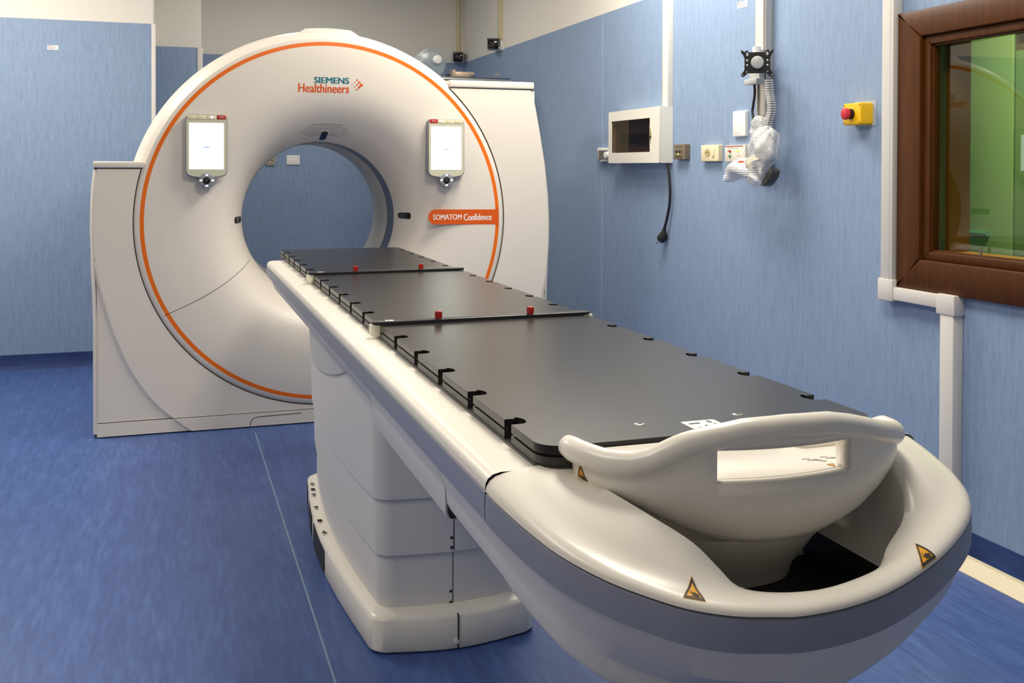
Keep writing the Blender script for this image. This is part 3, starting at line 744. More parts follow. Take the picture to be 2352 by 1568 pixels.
for xa, xb in ((.537, .668), (.842, .973)): mk('plate_pad', *prism(rrect(xa, xb, 1.238, 1.2965, .014), .883, .8945, lambda u, v, w: Vector((u, v, w)), .004), PLASTIC_GLOSS, tab, 40)
NK = [(.150, .165, .800), (.135, .14, .775), (.122, .118, .745), (.116, .095, .722), (.114, .088, .706), (.112, .086, .701)]
mk('cradle_neck', *loft([[(TX - .015 + a * (abs(cos(t)) ** .7) * (1 if cos(t) > 0 else -1), 1.315 - b_ * abs(sin(t)) ** .7, z) for t in ths] + [(TX - .015 - a, 1.36, z), (TX - .015 + a, 1.36, z)] for a, b_, z in NK], True, False, True), PLASTIC_GLOSS, tab, 50)

# warning signs lying on the curved covers
dg = bpy.context.evaluated_depsgraph_get(); dg.update()
def bvh_of(o):
    me = o.evaluated_get(dg).to_mesh(); b_ = BVHTree.FromPolygons([o.matrix_world @ v.co for v in me.vertices], [tuple(p.vertices) for p in me.polygons]); o.evaluated_get(dg).to_mesh_clear(); return b_
for o in (tab, ncov): pass
bpy.context.view_layer.update(); dg.update()
BN = bvh_of(ncov)
def sign(tri, drop, lift, parent, thin=False):
    """yellow hand-crush triangle on tri = apex, base left, base right (plan coordinates); drop maps them to the surface"""
    a, b_, c = [Vector(p) for p in tri]; m_ = (a + b_ + c) / 3
    def T(s, t): # s along the base 0..1, t up 0..1
        return (b_.lerp(c, .5 + (s - .5) * (1)) if False else b_ * (1 - s) * (1) + c * s) * (1 - t) + a * t
    def bary(s, t): 
        base = b_.lerp(c, s); apx = a; mid_ = b_.lerp(c, .5); return base + (apx - mid_) * t
    def surf(p, l): return drop(p, l)
    N = 8
    def tri_pts(k):
        pts = [m_.lerp(p, k) for p in (a, b_, c)]; out = []
        for i in range(3):
            for j in range(N): out.append(pts[i].lerp(pts[(i + 1) % 3], j / N))
        return out
    def fan(k, l): 
        ring = [[surf(m_.lerp(m_ + (p - m_) * q, 1), l) for p in tri_pts(k)] for q in (1, .66, .33)]
        v, f = loft(ring, True); n = len(ring[0]); v.append(tuple(surf(m_, l))); f += [(2 * n + i, 2 * n + (i + 1) % n, 3 * n) for i in range(n)]
        return v, f
    s_ = mk('warning_sign', *fan(1.0, lift), YELLOW, parent, 80)
    r0, r1 = tri_pts(.93), tri_pts(.68)
    if thin: r0, r1 = tri_pts(.97), tri_pts(.8)
    mk('sign_border', *loft([[surf(p, lift * 1.8) for p in r0], [surf(p, lift * 1.8) for p in r1]], True), INK_K, s_, 80)
    g = G()
    def poly(pts): g.add([surf(bary(s, t), lift * 2) for s, t in pts], [tuple(range(len(pts)))])
    if not thin:
        poly([(.47, .30), (.56, .325), (.66, .26), (.72, .26), (.74, .13), (.64, .125), (.55, .15), (.46, .16), (.44, .2), (.40, .25), (.41, .29)])
        poly([(.30, .29), (.47, .31), (.47, .295), (.30, .272)]); poly([(.31, .10), (.46, .115), (.46, .10), (.31, .083)])
        poly([(.388, .44), (.402, .44), (.404, .37), (.39, .37)]); poly([(.365, .385), (.396, .33), (.43, .38), (.397, .37)])
    else: poly([(.48, .15), (.52, .15), (.515, .6), (.485, .6)])
    g.mk('sign_pictogram', INK_K, s_, 80)
    return s_
def drop_nose(p, l):
    h = BN.ray_cast(Vector((p.x, p.y, 1.0)), Vector((0, 0, -1)))
    if h[0] is None: return Vector((p.x, p.y, .79 + l))
    n = h[1] if h[1].z > 0 else -h[1]; return h[0] + n * l
SG1 = sign([(.5823, 1.0713, 0), (.5575, 1.0458, 0), (.5812, 1.034, 0)], drop_nose, .0007, tab)
SG2 = sign([(.9116, 1.083, 0), (.8857, 1.0394, 0), (.922, 1.0552, 0)], drop_nose, .0007, tab)
BB = bvh_of(bowl)
def drop_bowl(p, l):
    d = Vector((p.x - TX, (p.y - 1.30) * 1.0, 0))
    o_ = Vector((p.x - .3, p.y - .35, p.z)); dr = Vector((.65, .76, 0)).normalized()
    h = BB.ray_cast(o_, dr)
    if h[0] is None: return Vector(p)
    return h[0] - dr * l
SG3 = sign([(.5175, 1.258, .8871), (.5189, 1.2687, .867), (.5255, 1.247, .8628)], drop_bowl, .0008, tab)
drop_plate = lambda p, l: Vector((p.x, p.y, .884 + l))
SG4 = sign([(.832, 1.160, 0), (.843, 1.161, 0), (.838, 1.149, 0)], drop_plate, .0005, tab, True)
for (x, y) in ((.833, 1.181), (.862, 1.182)):
    g = G()
    g.add([(x + a, y + b_, .8846) for a, b_ in ((-.014, .004), (-.006, .0035), (-.003, .0055), (.002, .004), (.006, -.004), (.010, -.007), (.006, -.009), (.001, -.002), (-.006, .001), (-.014, .002))], [tuple(range(10))])
    g.add([(x + a, y + b_, .8846) for a, b_ in ((-.018, .011), (-.006, .010), (-.006, .008), (-.018, .009))], [(0, 1, 2, 3)])
    g.mk('pictogram', INK_G, tab)

# ------------------------------------------------------------------ flat dark treatment top with notched edges
NY = [1.447, 1.648, 1.849, 2.047, 2.246, 2.444, 2.646, 2.843, 3.042, 3.243, 3.440, 3.640, 3.82, 4.012, 4.211, 4.40, 4.59]
BX0, BX1, BY0, BY1 = .478, 1.024, 1.300, 4.765
top = thing('flat_tabletop', 'dark grey flat table top with notched edges lying on the white patient table', 'tabletop', ((BX0 + BX1) / 2, 3.0, .868))
def board(z0, z1, inset, mushroom, notch=True):
    poly = []; x0, x1 = BX0 + inset, BX1 - inset
    def nl(x, y, s):
        d = .017
        pts = [(x, y - .017), (x + s * d, y - .016)]
        if mushroom: pts += [(x + s * (.019 + .0105 - .0105 * cos(a)), y + .004 + .0165 * sin(a)) for a in (-2.4 + 1.1, -.4 - .7, )] if False else [(x + s * (.017 + .012 * sin(a)), y + .004 - .020 * cos(a)) for a in [pi * i / 8 for i in range(9)]]
        pts += [(x + s * d, y + .016), (x, y + .016)]
        return pts
    r = .035
    for i in range(7): t = pi + pi / 2 * i / 6; poly.append((x0 + r + r * cos(t), BY0 + inset + r + r * sin(t)))
    for i in range(7): t = 1.5 * pi + pi / 2 * i / 6; poly.append((x1 - r + r * cos(t), BY0 + inset + r + r * sin(t)))
    for y in (NY if notch else []): poly += nl(x1, y, -1)
    r = .012
    if not notch: x1 -= .03; poly = [(min(a, x1), b_) for a, b_ in poly]
    poly += [(x1, BY1 - inset - r), (x1 - r, BY1 - inset), (x0 + r, BY1 - inset), (x0, BY1 - inset - r)]
    for y in (NY[::-1] if notch else []): poly += nl(x0, y, 1)[::-1]
    return prism(poly, z0, z1, lambda u, v, w: Vector((u, v, w)), .0)
def clean(vf):
    return vf
mk('top_panel', *board(.8875, .900, 0, True), CARBON, top, 30)
mk('groove_core', *board(.8835, .8877, .006, False), BLACK, top, 30)
mk('lower_panel', *board(.8715, .8837, 0, False), CARBON_E, top, 30)
mk('base_strip', *board(.8685, .8717, -.002, False, False), CARBON_E, top, 30)
for x, y in ((.661, 1.377), (.831, 1.384)):
    s_ = mk('countersunk_screw', *prism(circ(x, y, .0085, 20), .8995, .9006, lambda u, v, w: Vector((u, v, w)), .0004), STEEL, top)
    mk('screw_socket', *prism(circ(x, y, .004, 6), .9005, .9009, lambda u, v, w: Vector((u, v, w))), SEAM, s_)
for y in [a + .1 for a in NY[:-1]]:
    mk('pinhole', *prism([(y + .0024 * cos(t), .877 + .0024 * sin(t)) for t in [2 * pi * i / 8 for i in range(8)]], BX0 + .002, BX0 - .0003, lambda u, v, w: Vector((w, u, v))), BLACK, top)
lb = mk('white_label', *prism(rrect(.722, .778, 1.324, 1.366, .004), .9, .9006, lambda u, v, w: Vector((u, v, w))), WHITE_P, top)
g = G()
def bit(pts, z=.9010): g.add([(a, b_, z) for a, b_ in pts], [tuple(range(len(pts)))])
bit([(.729, 1.353), (.748, 1.354), (.746, 1.348), (.737, 1.349), (.729, 1.348)]); bit([(.761, 1.360), (.766, 1.360), (.768, 1.349), (.763, 1.350)])
bit([(.746, 1.336), (.752, 1.3385), (.751, 1.333)]); bit([(.731, 1.3285), (.768, 1.3285), (.768, 1.3272), (.731, 1.3272)]); bit([(.767, 1.3285), (.7685, 1.3285), (.7685, 1.345), (.767, 1.345)])
g.mk('label_print', INK_K, lb)

# ------------------------------------------------------------------ indexing bars across the top
def index_bar(y, rot, k1, k2, label):
    t = thing('indexing_bar', label, 'bar', (.746, y, .9), 'indexing bars across the dark table top')
    c_, s_ = cos(rot), sin(rot)
    fr = lambda u, v, w: Vector((.746 + u * c_ - v * s_, y + u * s_ + v * c_, w))
    poly = rrect(-.286, .286, -.017, .017, .0165, 6)
    mk('bar', *prism(poly, .9008, .9085, fr, .0015), BLACK, t)
    mk('bar_slot', *prism(rrect(-.215, .235, -.003, .003, .0028, 3), .9085, .9088, fr), RUBBER, t)
    g = G()
    for i in range(48):
        u = -.10 + i * .0046; h = .005 if i % 5 else .008
        g.add([fr(u, .005, .9089), fr(u + .0016, .005, .9089), fr(u + .0016, .005 + h, .9089), fr(u, .005 + h, .9089)], [(0, 1, 2, 3)])
    sc = g.mk('scale_marks', INK_G, t)
    lbm = mk('bar_label', *prism(rrect(-.253, -.233, -.009, .009, .002, 2), .9085, .9091, fr), WHITE_P, t)
    mk('label_mark', [fr(-.248, -.004, .9094), fr(-.238, 0, .9094), fr(-.248, .005, .9094)], [(0, 1, 2)], INK_K, lbm)
    for u in (-.272, .272): mk('bar_screw', *prism(circ(u, 0, .0045, 12), .9084, .9092, fr), STEEL, t)
    for u in (k1, k2):
        kn = mk('red_peg', *prism(circ(u, -.001, .0082, 20), .9085, .9265, fr, .0015), RED, t)
        g = G()
        for i in range(10):
            a = 2 * pi * i / 10; g.add(*prism(circ(u + .0082 * cos(a), -.001 + .0082 * sin(a), .0012, 6), .911, .924, fr))
        g.mk('peg_ridges', RED, kn)
    for u in (-1, 1):
        hook = [(0, .9), (.024, .9), (.024, .872), (.010, .872), (.002, .878), (-.001, .888)]
        mk('clip', *prism([(u * (.286 - .012 - .012) + u * (.024 - a), b_) for a, b_ in hook], -.011, .011, lambda a, b_, w: fr(a + u * .004, w, b_ + .001)), IVORY, t, 40)
    return t
index_bar(2.444, .030, -.120, .122, 'black indexing bar with two red pegs, the one nearer the grip end')
index_bar(3.640, .022, -.118, .122, 'black indexing bar with two red pegs, the one nearer the scanner opening')

# ------------------------------------------------------------------ things on the right wall
def wall_thing(name, label, cat, y, z, group=None): return thing(name, label, cat, (XW, y, z), group)
def W(t): 
    y, z = t.location.y, t.location.z; return RW(y, z)
# thermostat: y 5.716..5.499, z 1.312..1.40
t = wall_thing('thermostat', 'white thermostat with grey dial plate left of the breaker box', 'thermostat', 5.607, 1.356); fr = W(t)
mk('housing', *prism([(-.085, -.038), (-.108, -.044), (.0, -.040), (.090, -.042), (.105, -.044), (.108, .0), (.105, .044), (.090, .042), (0, .040), (-.100, .044), (-.108, 0)][::1], 0, .03, fr, .006), WHITE_P, t)
mk('dial_plate', *prism(rrect(-.095, .062, -.028, .026, .01), .0295, .0312, fr), DGREY, t)
mk('dial', *prism(circ(.055, -.003, .030, 20, .021), .030, .046, fr, .004), WHITE_P, t)
for k in range(4): mk('indicator', *prism(circ(-.078, .017 - k * .012, .006, 8, .004), .031, .033, fr), WHITE_P, t)
# breaker box: y 5.439..4.785, z 1.305..1.60
t = wall_thing('breaker_box', 'white breaker box with smoked window under the left trunking', 'breaker box', 5.11, 1.305); fr = W(t)
wl, wr, wb, wt = -.292, .208, .058, .238
for nm, u0, u1, v0, v1 in (('frame_rail', -.328, .325, 0, wb), ('frame_rail', -.328, .325, wt, .293), ('frame_stile', -.328, wl, wb, wt), ('frame_stile', wr, .325, wb, wt)):
    mk(nm, *prism([(u0, v0), (u1, v0), (u1, v1), (u0, v1)], 0, .075, fr), BOX_W, t)
mk('edge_moulding', *prism(rrect(.262, .327, 0, .293, .004), .07, .080, fr), BOX_W, t)
mk('back_panel', *prism([(wl, wb), (wr, wb), (wr, wt), (wl, wt)], 0, .045, fr), P('box_inside_grey', '8a8078', 0.6), t)
for k in range(7):
    u = -.205 + k * .058
    br = mk('circuit_breaker', *prism(rrect(u, u + .052, .110, .165, .002, 2), .045, .054, fr), P('breaker_body_%d' % k, '5a2a3a' if k % 3 else '3a3436', .5), t)
    mk('toggle', *prism(rrect(u + .012, u + .036,   .137, .152, .002, 2), .054, .061, fr), BLACK, br)
mk('smoked_window', *prism(rrect(wl + .002, wr - .002, wb + .002, wt - .002, .004), .066, .070, fr), SMOKE, t)
lt = [(wr - .002, .09)] + [(wr - .004 + .022 * sin(pi * i / 12), .09 + .11 * i / 12) for i in range(13)] + [(wr - .002, .20)]
mk('latch', *prism(lt, .068, .0765, fr), P('latch_olive', '8f8462', .5), t)
mk('latch_knob', *prism(rrect(wr - .004, wr + .02, .133, .142, .003, 2), .0765, .079, fr), BLACK, t)
# trunking above the breaker box
t = wall_thing('cable_trunking', 'narrow white trunking running up the wall from the breaker box', 'trunking', 4.818, 1.598); fr = W(t)
mk('duct', *prism(rrect(-.032, .032, 0, ZC - 1.598, .002, 2), 0, .03, fr, .004), BOX_W, t)
mk('lid', *prism([(-.018, 0), (.030, 0), (.030, ZC - 1.6), (-.018, ZC - 1.6)], .03, .034, fr, .002), BOX_W, t)
# power cord with plug
cp = [(2.455, 4.795, 1.305), (2.458, 4.782, 1.24), (2.46, 4.775, 1.17), (2.462, 4.783, 1.09), (2.46, 4.81, 1.01), (2.458, 4.835, .955)]
t = thing('power_cord', 'black power cord with plug hanging below the breaker box', 'cord', (2.458, 4.85, .90))
mk('cable', *tube(catmull(cp, 6), .0075, 8), RUBBER, t)
mk('plug', *tube([(2.458, 4.832, .962), (2.458, 4.838, .945), (2.458, 4.845, .925), (2.456, 4.852, .912), (2.45, 4.862, .898)], lambda i: (.009, .013, .024, .026, .022)[i], 12), RUBBER, t)
for d in (-.010, .010): mk('prong', *tube([(2.45 + d, 4.86, .90), (2.444 + d, 4.874, .878)], .0025, 6), STEEL, t)
# grey and cream sockets
t = wall_thing('wall_socket', 'bronze double-pole socket with green light right of the breaker box', 'socket', 4.661, 1.322); fr = W(t)
mk('plate', *prism(rrect(-.062, .062, 0, .077, .003), 0, .028, fr, .004), BRONZE, t)
mk('insert', *prism(rrect(-.043, .033, .012, .066, .002), .028, .030, fr, .001), BRONZE, t)
for d in (-.016, .016): mk('pole', *prism(circ(-.005 + d, .040, .011, 14, .0065), .030, .032, fr), BLACK, t)
mk('light', *prism(circ(-.005, .027, .006, 10, .004), .030, .033, fr), LED_G, t)
for v in (.014, .064): mk('groove', *prism([(-.042, v - .0012), (.032, v - .0012), (.032, v + .0012), (-.042, v + .0012)], .030, .0305, fr), INK_K, t)
t = wall_thing('wall_socket', 'cream single socket with switch between bronze socket and alarm panel', 'socket', 4.363, 1.311); fr = W(t)
mk('plate', *prism(rrect(-.085, .085, 0, .079, .003), 0, .022, fr, .004), CREAM, t)
mk('cup', *prism(circ(-.020, .041, .027, 24, .0185), .0215, .0235, fr), P('socket_cup_beige', 'b9a878', .5), t)
for d in (-.010, .010): mk('contact', *prism(circ(-.020 + d, .041, .0032, 8), .0235, .0245, fr), BLACK, t)
mk('switch', *prism(rrect(.026, .046, .022, .060, .002), .0215, .026, fr, .001), CREAM, t)
# alarm panel
t = wall_thing('alarm_panel', 'cream alarm panel with red stripe, red and green buttons', 'panel', 4.122, 1.308); fr = W(t)
mk('housing', *prism(rrect(-.089, .089, 0, .076, .003), 0, .028, fr, .002), P('panel_cream', 'e0d8cc', .45), t)
mk('red_stripe', *prism([(-.087, .069), (.072, .069), (.072, .073), (-.087, .073)], .028, .0285, fr), RED, t)
mk('red_button', *prism(circ(-.040, .049, .009, 12, .0055), .028, .032, fr), STOPRED, t)
mk('green_button', *prism(circ(-.040, .026, .009, 12, .0055), .028, .032, fr), GREEN_L, t)
mk('indicator', *prism(circ(.028, .050, .008, 10, .005), .028, .030, fr), LED_G, t)
g = G()
for (u0, u1, v) in ((-.07, .0, .062), (.01, .03, .0625), (-.068, -.055, .050), (-.068, -.055, .046), (-.068, -.055, .026), (.02, .045, .027)): g.add(*prism([(u0, v), (u1, v), (u1, v + .0018), (u0, v + .0018)], .028, .0284, fr))
g.mk('panel_print', INK_G, t)
# blank plate
t = wall_thing('blank_plate', 'white rectangular blank plate above the alarm panel', 'plate', 4.107, 1.424); fr = W(t)
mk('plate', *prism(rrect(-.055, .054, 0, .116, .005), 0, .016, fr, .003), WHITE_P, t)
for v, a0 in ((.116, pi), (.0, 0)):
    arc_ = [(.000 + .018 * cos(a0 + pi * i / 10), v + .014 * sin(a0 + pi * i / 10)) for i in range(11)]
    mk('knockout', *loft([[fr(a, b_, .0163) for a, b_ in arc_], [fr(a * .93, v + (b_ - v) * .93, .0163) for a, b_ in arc_]], False), LGREY, t)
# emergency stop
t = wall_thing('emergency_stop', 'yellow emergency stop box with red mushroom button beside the window', 'button', 3.236, 1.442); fr = W(t)
mk('back_plate', *prism(rrect(-.058, .068, -.004, .090, .004), 0, .002, fr), P('clear_back_plate', 'a9b6c8', .3), t)
mk('box', *prism(rrect(-.058, .050, 0, .082, .008), .002, .055, fr, .006), ESTOP_Y, t)
mk('collar', *prism(circ(-.006, .041, .020, 20), .05, .066, fr, .002), BLACK, t)
mk('mushroom_button', *loft([[fr(-.006 + r * cos(2 * pi * i / 24), .041 + r * sin(2 * pi * i / 24), w) for i in range(24)] for r, w in ((.012, .064), (.013, .072), (.021, .074), (.0225, .080), (.021, .087), (.014, .091), (.004, .092))], True, True, True), P('mushroom_red', 'd02a38', .35), t)
for a, b_ in ((-.050, .008), (.042, .008), (-.050, .074), (.042, .074)): mk('screw', *prism(circ(a, b_, .003, 8), .055, .0556, fr), STOPRED, t)
# sticker high up
t = wall_thing('wall_sticker', 'small white printed sticker high on the wall left of the rail', 'sticker', 4.109, 2.011); fr = W(t)
mk('paper', *prism(rrect(-.043, .043, 0, .029, .002), 0, .0008, fr), WHITE_P, t)
g = G()
for k in range(3): g.add(*prism([(-.036, .006 + k * .0075), (.02 + .008 * (k % 2), .006 + k * .0075), (.02 + .008 * (k % 2), .0085 + k * .0075), (-.036, .0085 + k * .0075)], .0008, .0011, fr))
g.mk('print', INK_G, t); mk('print_mark', *prism([(-.037, .0215), (-.026, .0215), (-.026, .0255), (-.037, .0255)], .001, .0013, fr), INK_OR, t)
# window trunking: vertical, elbow, horizontal, elbow, down to floor
t = wall_thing('cable_trunking', 'white trunking stepping around the brown window frame down to the floor', 'trunking', 2.93, 0.0); fr = frame((XW, 0, 0), (0, -1, 0), (0, 0, 1), (-1, 0, 0))
def duct(nm, y0, y1, z0, z1, d=.042): mk(nm, *box(XW - d, XW, y0, y1, z0, z1, .004), TRUNK, t)
duct('duct', 3.026, 3.088, .884, ZC)
duct('elbow', 3.018, 3.098, .806, .884, .046); duct('duct', 2.80, 3.02, .812, .858)
duct('elbow', 2.715, 2.80, .795, .862, .046); duct('duct', 2.722, 2.785, .03, .80)
mk('lid_line', *box(XW - .0428, XW - .0415, 3.0405, 3.042, .884, ZC), LGREY, t)
t = thing('floor_trunking', 'cream floor trunking along the foot of the right wall under the window', 'trunking', (2.42, 1.0, 0))
mk('duct', *loft([[(XW - .036, y, 0), (XW - .036, y, .03), (XW - .042, y, .036), (XW - .062, y, .036), (XW - .098, y, .002), (XW - .098, y, 0)] for y in (-1.5, 2.786)], True, True, True), CREAM, t, 20)

# ------------------------------------------------------------------ monitor arm on its rail, with wrapped bundle
t = wall_thing('monitor_rail', 'tall white and aluminium wall rail carrying the monitor arm', 'rail', 3.890, 1.26); fr = W(t)
mk('rail_back', *prism(rrect(-.038, .038, 0, ZC - 1.26, .002, 2), 0, .030, fr, .002), ALU, t)
for u in (-.034, .034): mk('rail_flange', *prism([(u - .004, 0), (u + .004, 0), (u + .004, ZC - 1.26), (u - .004, ZC - 1.26)], .030, .038, fr), ALU, t)
mk('rail_cover', *prism(rrect(-.037, .026, .530, ZC - 1.26, .003), .030, .046, fr, .003), TRUNK, t)
mk('rail_screw', *prism(circ(.006, .25, .007, 12), .030, .033, fr), STEEL, t)
t = thing('monitor_mount', 'black square monitor mounting plate with silver knob on the rail', 'mount', (2.40, 3.84, 1.64))
# plate turned towards the room
un = Vector((.86, -.51, 0)); wn = Vector((-.51, -.86, 0)); pc = Vector((2.352, 3.775, 1.722))
pf = lambda u, v, w: pc + un * u + Vector((0, 0, 1)) * v + wn * w
pp = [(-.042, .046), (-.048, .054), (-.060, .048), (-.067, .056), (-.066, .060), (-.060, .060), (-.0665, .057)]
def horn(sx, up):
    if up: return [(.046, .047), (.050, .050), (.056, .043), (.0575, .036), (.053, .026)] 
body = [(-.053, .020), (-.060, .036), (-.068, .045), (-.066, .057), (-.060, .052), (-.052, .046), (-.048, .054), (-.040, .053), (-.036, .046), (.030, .046), (.034, .054), (.046, .056), (.050, .046), (.058, .052), (.063, .058), (.066, .048), (.058, .036), (.053, .020),
        (.053, -.026), (.060, -.036), (.067, -.050), (.060, -.058), (.050, -.056), (.038, -.043), (-.040, -.043), (-.056, -.058), (-.066, -.056), (-.068, -.048), (-.056, -.034), (-.053, -.026)]
mk('plate', *prism(body, -.003, .003, pf), BLACK, t, 20)
mk('knob', *loft([[pf(r * cos(2 * pi * i / 24), .002 + r * sin(2 * pi * i / 24), w) for i in range(24)] for r, w in ((.027, -.01), (.027, .012), (.024, .018), (.012, .021))], True, True, True), LGREY, t)
for u in (-.042, .042):
    for v in (.010, -.010): mk('bolt', *prism(circ(u, v, .0055, 12), .003, .006, pf, .001), STEEL, t)
for u, v in ((-.042, .038), (.040, .040)): mk('keyhole', *prism(circ(u, v, .0055, 12, .008), .003, .0035, pf), LGREY, t)
for u, v in ((-.061, -.050), (.059, -.050), (-.044, -.037), (.042, -.036)): mk('hole', *prism(circ(u, v, .003, 8), .003, .0035, pf), LGREY, t)
mk('arm', *tube([pc - wn * .01, pc - wn * .06 + Vector((.02, 0, 0)), (2.42, 3.86, 1.73)], .022, 12), LGREY, t)
mk('carriage', *box(2.405, 2.433, 3.845, 3.93, 1.650, 1.785, .005), LGREY, t)
mk('clamp', *box(2.375, 2.42, 3.82, 3.92, 1.640, 1.664, .004), LGREY, t)
mk('pivot', *tube([(2.395, 3.85, 1.76), (2.395, 3.85, 1.80)], .018, 12), WHITE_P, t)
t = thing('black_cable', 'black cable looping from the monitor mount into the bubble wrap', 'cable', (2.40, 3.86, 1.45))
mk('cable', *tube(catmull([(2.40, 3.875, 1.645), (2.405, 3.88, 1.60), (2.41, 3.90, 1.55), (2.41, 3.905, 1.52), (2.40, 3.87, 1.47), (2.385, 3.81, 1.45)], 6), .0058, 8), RUBBER, t)
t = thing('cable_chain', 'grey segmented cable chain hanging down the right side of the rail', 'cable chain', (2.40, 3.77, 1.44))
cc = resample(catmull([(2.408, 3.775, 1.655), (2.405, 3.765, 1.60), (2.40, 3.745, 1.56), (2.40, 3.742, 1.52), (2.40, 3.765, 1.47), (2.40, 3.785, 1.425)], 8), 25)
lk = None
for i in range(24):
    a, b_ = cc[i], cc[i + 1]; c_ = (a + b_) / 2
    mk('link', *box(c_.x - .012, c_.x + .012, c_.y - .016, c_.y + .016, c_.z - .0036, c_.z + .0036, .001, 1), LGREY, t)
mk('chain_core', *tube(cc, .009, 8), RUBBER, t)
# bubble-wrapped bundle
def bubble(u, v):
    # hexagonal rows of little domes
    a = v / .0095; r_ = math.floor(a + .5); b_ = u / .011 + .5 * (r_ % 2); c_ = math.floor(b_ + .5)
    d = ((a - r_) ** 2 + (b_ - c_) ** 2) * 4.2; return .0042 * math.sqrt(max(0, 1 - d)) if d < 1 else 0.0
def blob(cx, cy, cz, rx, ry, rz, n=20, m=14, seed=0, amp=.12, tilt=0, bub=True):
    n, m = (110, 70) if bub else (n, m)
    rnd = random.Random(seed); ph = [rnd.uniform(0, 6.28) for _ in range(8)]; v = []; f = []
    for j in range(m + 1):
        b_ = -pi / 2 + pi * j / m
        for i in range(n):
            a = 2 * pi * i / n
            k = 1 + amp * (sin(3 * a + ph[0] + 2 * b_) * .5 + sin(5 * b_ + ph[1] + a) * .4 + sin(7 * a - 3 * b_ + ph[2]) * .3 - .5 * abs(sin(2.5 * a + 4 * b_ + ph[4])))
            if bub: k += bubble(a * ry * .9, b_ * rz) / max(ry, .03)
            x, y, z = rx * cos(b_) * cos(a) * k, ry * cos(b_) * sin(a) * k, rz * sin(b_) * (1 + amp * .4 * sin(2 * a + ph[3]))
            y, z = y * cos(tilt) - z * sin(tilt), y * sin(tilt) + z * cos(tilt)
            v.append((cx + x, cy + y, cz + z))
    for j in range(m):
        for i in range(n): f.append((j * n + i, j * n + (i + 1) % n, (j + 1) * n + (i + 1) % n, (j + 1) * n + i))
    return v, f
t = thing('wrapped_bundle', 'bundle in clear bubble wrap hanging at the foot of the rail', 'bundle', (2.36, 3.77, 1.20))
mk('wrap_collar', *blob(2.385, 3.80, 1.445, .042, .050, .058, seed=7, amp=.16, tilt=-.3), BUBBLE, t, 80)
mk('wrap_body', *blob(2.365, 3.738, 1.362, .058, .078, .092, 26, 18, seed=3, amp=.17, tilt=.4), BUBBLE, t, 80)
mk('inner_cables', *blob(2.375, 3.745, 1.36, .036, .060, .058, 14, 10, seed=5, amp=.06, tilt=.35, bub=False), P('wrapped_grey', 'd8d6d0', .5), t, 80)
mk('tape_band', *tube([(2.355, 3.775, 1.318), (2.355, 3.765, 1.296)], .055, 18, False), P('clear_tape', 'e2dcc8', .3), t)
mk('tape_print', *box(2.298, 2.301, 3.795, 3.835, 1.302, 1.310), INK_OR, t)
# loose flap: curved double sheet
flap = []
FP = [[(3.735, 1.300), (3.78, 1.31), (3.85, 1.322), (3.92, 1.325), (3.985, 1.312), (4.04, 1.285), (4.07, 1.252)],
      [(3.72, 1.275), (3.77, 1.285), (3.84, 1.295), (3.905, 1.298), (3.97, 1.288), (4.02, 1.27), (4.055, 1.248)],
      [(3.71, 1.255), (3.755, 1.262), (3.82, 1.268), (3.885, 1.27), (3.95, 1.265), (4.00, 1.252), (4.035, 1.235)],
      [(3.73, 1.238), (3.76, 1.238), (3.81, 1.240), (3.87, 1.245), (3.93, 1.247), (3.99, 1.236), (4.03, 1.222)],
      [(3.76, 1.228), (3.78, 1.226), (3.82, 1.228), (3.87, 1.234), (3.93, 1.236), (3.985, 1.222), (4.028, 1.214)]]
for r_, row in enumerate(FP):
    flap.append([(2.375 - .035 * sin(pi * r_ / 4) - .012 * sin(c_ * 1.7 + r_), y, z) for c_, (y, z) in enumerate(row)])
rows_ = [catmull(r_, 26) for r_ in flap]
cols_ = [catmull([r_[k] for r_ in rows_], 16) for k in range(len(rows_[0]))]
grid = [[p + Vector((-1, 0, 0)) * bubble(p.y, p.z) for p in c_] for c_ in cols_]
fl = mk('loose_flap', *loft(grid, False), BUBBLE, t, 80); sd = fl.modifiers.new('thickness', 'SOLIDIFY'); sd.thickness = .006
mk('lower_wrap', *blob(2.375, 3.815, 1.236, .036, .062, .034, 20, 12, seed=11, amp=.12, tilt=.2), BUBBLE, t, 80)
hs = [(3.700, 1.278), (3.682, 1.268), (3.690, 1.245), (3.725, 1.215), (3.750, 1.203), (3.768, 1.206), (3.760, 1.224), (3.730, 1.252)]
mk('dark_handset', *prism([(-a, b_) for a, b_ in hs], .075, .115, frame((XW, 0, 0), (0, -1, 0), (0, 0, 1), (-1, 0, 0)), .006), P('handset_dark', '4a4640', .4, bump=.8, bscale=150), t)

